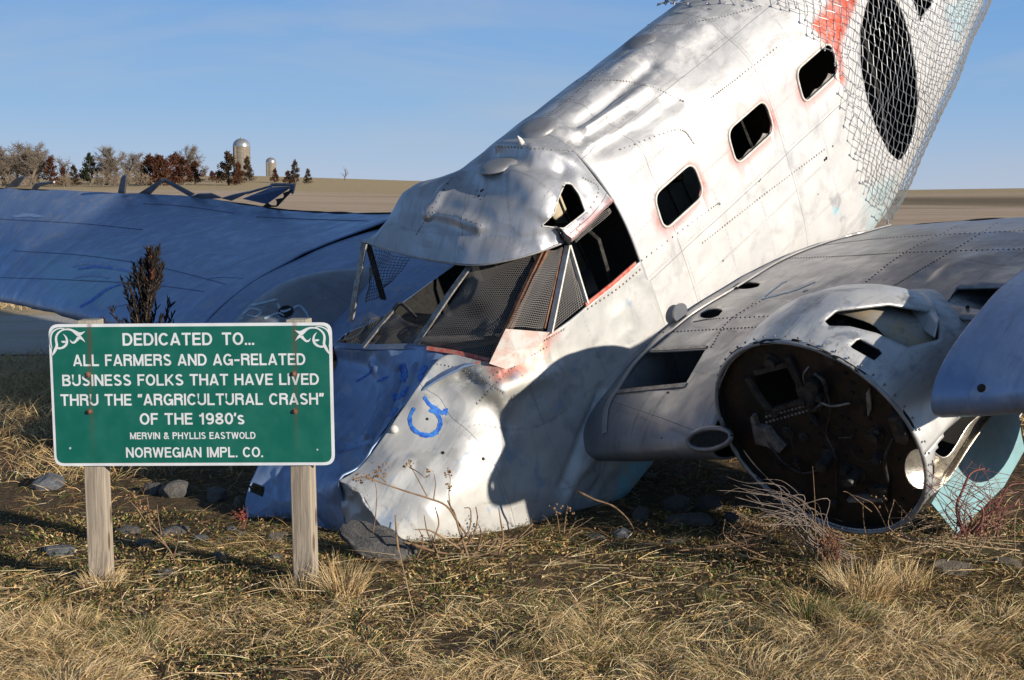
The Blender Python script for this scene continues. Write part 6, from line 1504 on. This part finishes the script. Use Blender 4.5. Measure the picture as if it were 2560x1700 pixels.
stems = []; rr = random.Random(9)
for i in range(34):
    x0, y0 = rr.uniform(1800, 1900), rr.uniform(1245, 1285); tx, ty = rr.uniform(1690, 1830), rr.uniform(1110, 1200); mx, my = (x0 + tx) / 2 + rr.uniform(10, 60), (y0 + ty) / 2 - rr.uniform(15, 55)
    stems.append([rr.uniform(.0015, .0032), (x0 + rr.uniform(40, 110), y0 + 5), (x0 + 20, y0 - 28), (mx, my), (tx + 20, ty + rr.uniform(-6, 10)), (tx - rr.uniform(0, 50), ty + rr.uniform(-25, 12))])
for i in range(12): stems.append([.003, (rr.uniform(1880, 1960), 1290), (rr.uniform(1850, 1900), 1225), (rr.uniform(1800, 1850), 1190), (rr.uniform(1760, 1800), 1200 + rr.uniform(-25, 30))])
plant('bramble_clump', 'bramble', 'bundle of pale arching canes bent over in front of the round engine bulkhead', (1890, 1280), 6.35, stems, WG, .003, seed=7)
stems = [[rr.uniform(.002, .004), (rr.uniform(1640, 1780), rr.uniform(1255, 1290)), (rr.uniform(1650, 1780), 1235), (rr.uniform(1660, 1790), rr.uniform(1170, 1225))] for i in range(22)]
stems += [[.004, (1560 + 30 * i, 1270 - 4 * i), (1640 + 20 * i, 1262 - 6 * i), (1720 + 15 * i, 1250 - 9 * i)] for i in range(6)]
plant('bramble_clump', 'bramble', 'low brown twiggy clump under the bent canes by the bulkhead', (1700, 1275), 6.5, stems, WB, .003, [(1745, 1215, 10, 8), (1700, 1240, 10, 14)], seed=11)
stems = [[.003, (rr.uniform(1890, 1930), 1290), (rr.uniform(1890, 1935), 1260), (rr.uniform(1895, 1935), rr.uniform(1215, 1240))] for i in range(14)]
plant('dead_leaf_clump', 'weed', 'rust red clump of curled dead leaves at the base of the bent canes', (1912, 1290), 6.2, stems, LEAFD, .004, [(1910, 1250, 90, 15), (1915, 1275, 60, 16)], sm=LEAFD, seed=13)
stems = [[.009, (2222, 1232), (2215, 1200), (2214, 1170), (2235, 1130), (2255, 1100), (2290, 1092)], [.008, (2240, 1230), (2255, 1200), (2252, 1165), (2232, 1150)], [.006, (2255, 1228), (2285, 1195), (2310, 1160), (2335, 1125), (2375, 1120)], [.005, (2230, 1225), (2260, 1190), (2300, 1165), (2380, 1150)]]
for i in range(34):
    x0 = rr.uniform(2200, 2330); stems.append([rr.uniform(.0015, .003), (x0, rr.uniform(1215, 1250)), (x0 + rr.uniform(-30, 40), rr.uniform(1170, 1200)), (x0 + rr.uniform(-80, 80), rr.uniform(1110, 1170)), (x0 + rr.uniform(-130, 110), rr.uniform(1060, 1150))])
plant('bramble_clump', 'bramble', 'tangled reddish bramble growing in front of the turquoise wheel door', (2235, 1235), 6.1, stems, WR, .004, seed=15)
stems = [[rr.uniform(.0015, .003), (rr.uniform(2050, 2361), rr.uniform(1240, 1290)), (rr.uniform(2050, 2361), rr.uniform(1200, 1240)), (rr.uniform(2040, 2370), rr.uniform(1130, 1210))] for i in range(36)]
plant('bramble_clump', 'bramble', 'thin pale twigs straggling along the right edge below the turquoise door', (2250, 1270), 6.25, stems, WS, .002, seed=17)
plant('bramble_clump', 'bramble', 'few bare twigs rising in front of the lower bulkhead', (2080, 1250), 6.3, [[(2070, 1262), (2060, 1210), (2045, 1165)], [(2075, 1255), (2082, 1215), (2090, 1170)], [(2120, 1262), (2100, 1200), (2060, 1150)], [(2060, 1250), (2020, 1170), (1990, 1150), (1960, 1140)], [(2010, 1180), (1985, 1160), (1955, 1135), (1940, 1130)], [(2000, 1255), (1998, 1200), (2006, 1150)], [(1880, 1250), (1878, 1180), (1872, 1100), (1868, 1070)]], WB, .0025, [(2030, 1150, 8, 12)], seed=19)
plant('dry_stem', 'weed', 'single long straw stem leaning up beside the stone slab', (966, 1470), 5.6, [[.0025, (968, 1475), (955, 1410), (940, 1340), (928, 1280), (922, 1245)]], WS, .0025)
plant('dry_stem', 'weed', 'arched straw stem lying in the foreground right of the middle', (735, 1480), 5.4, [[.003, (734, 1470), (770, 1462), (830, 1465), (880, 1480), (915, 1498)]], WS, .003)
plant('weed_stalks', 'weed', 'dark dead stalks growing against the lower fuselage', (1290, 1225), 6.75, [[.003, (1290, 1230), (1285, 1190), (1278, 1160)], [.003, (1300, 1230), (1305, 1195), (1310, 1170)], [.0025, (1275, 1230), (1262, 1200), (1250, 1190)], [.0025, (1310, 1232), (1325, 1205), (1345, 1195)], [.002, (1230, 1235), (1225, 1195), (1232, 1180)], [.002, (1290, 1225), (1330, 1220), (1370, 1200)]], WB, .003, [(1280, 1170, 12, 8), (1306, 1180, 10, 8)], seed=21)
plant('weed_stalks', 'weed', 'small red leaved weed beside the crumpled nose panel', (556, 1215), 6.9, [[.003, (560, 1220), (556, 1190), (552, 1175)], [.003, (562, 1220), (566, 1195), (560, 1180)]], WR, .003, [(557, 1190, 40, 8)], sm=canemat('red_leaves', (.16, .03, .025), (.26, .06, .04)), seed=23)
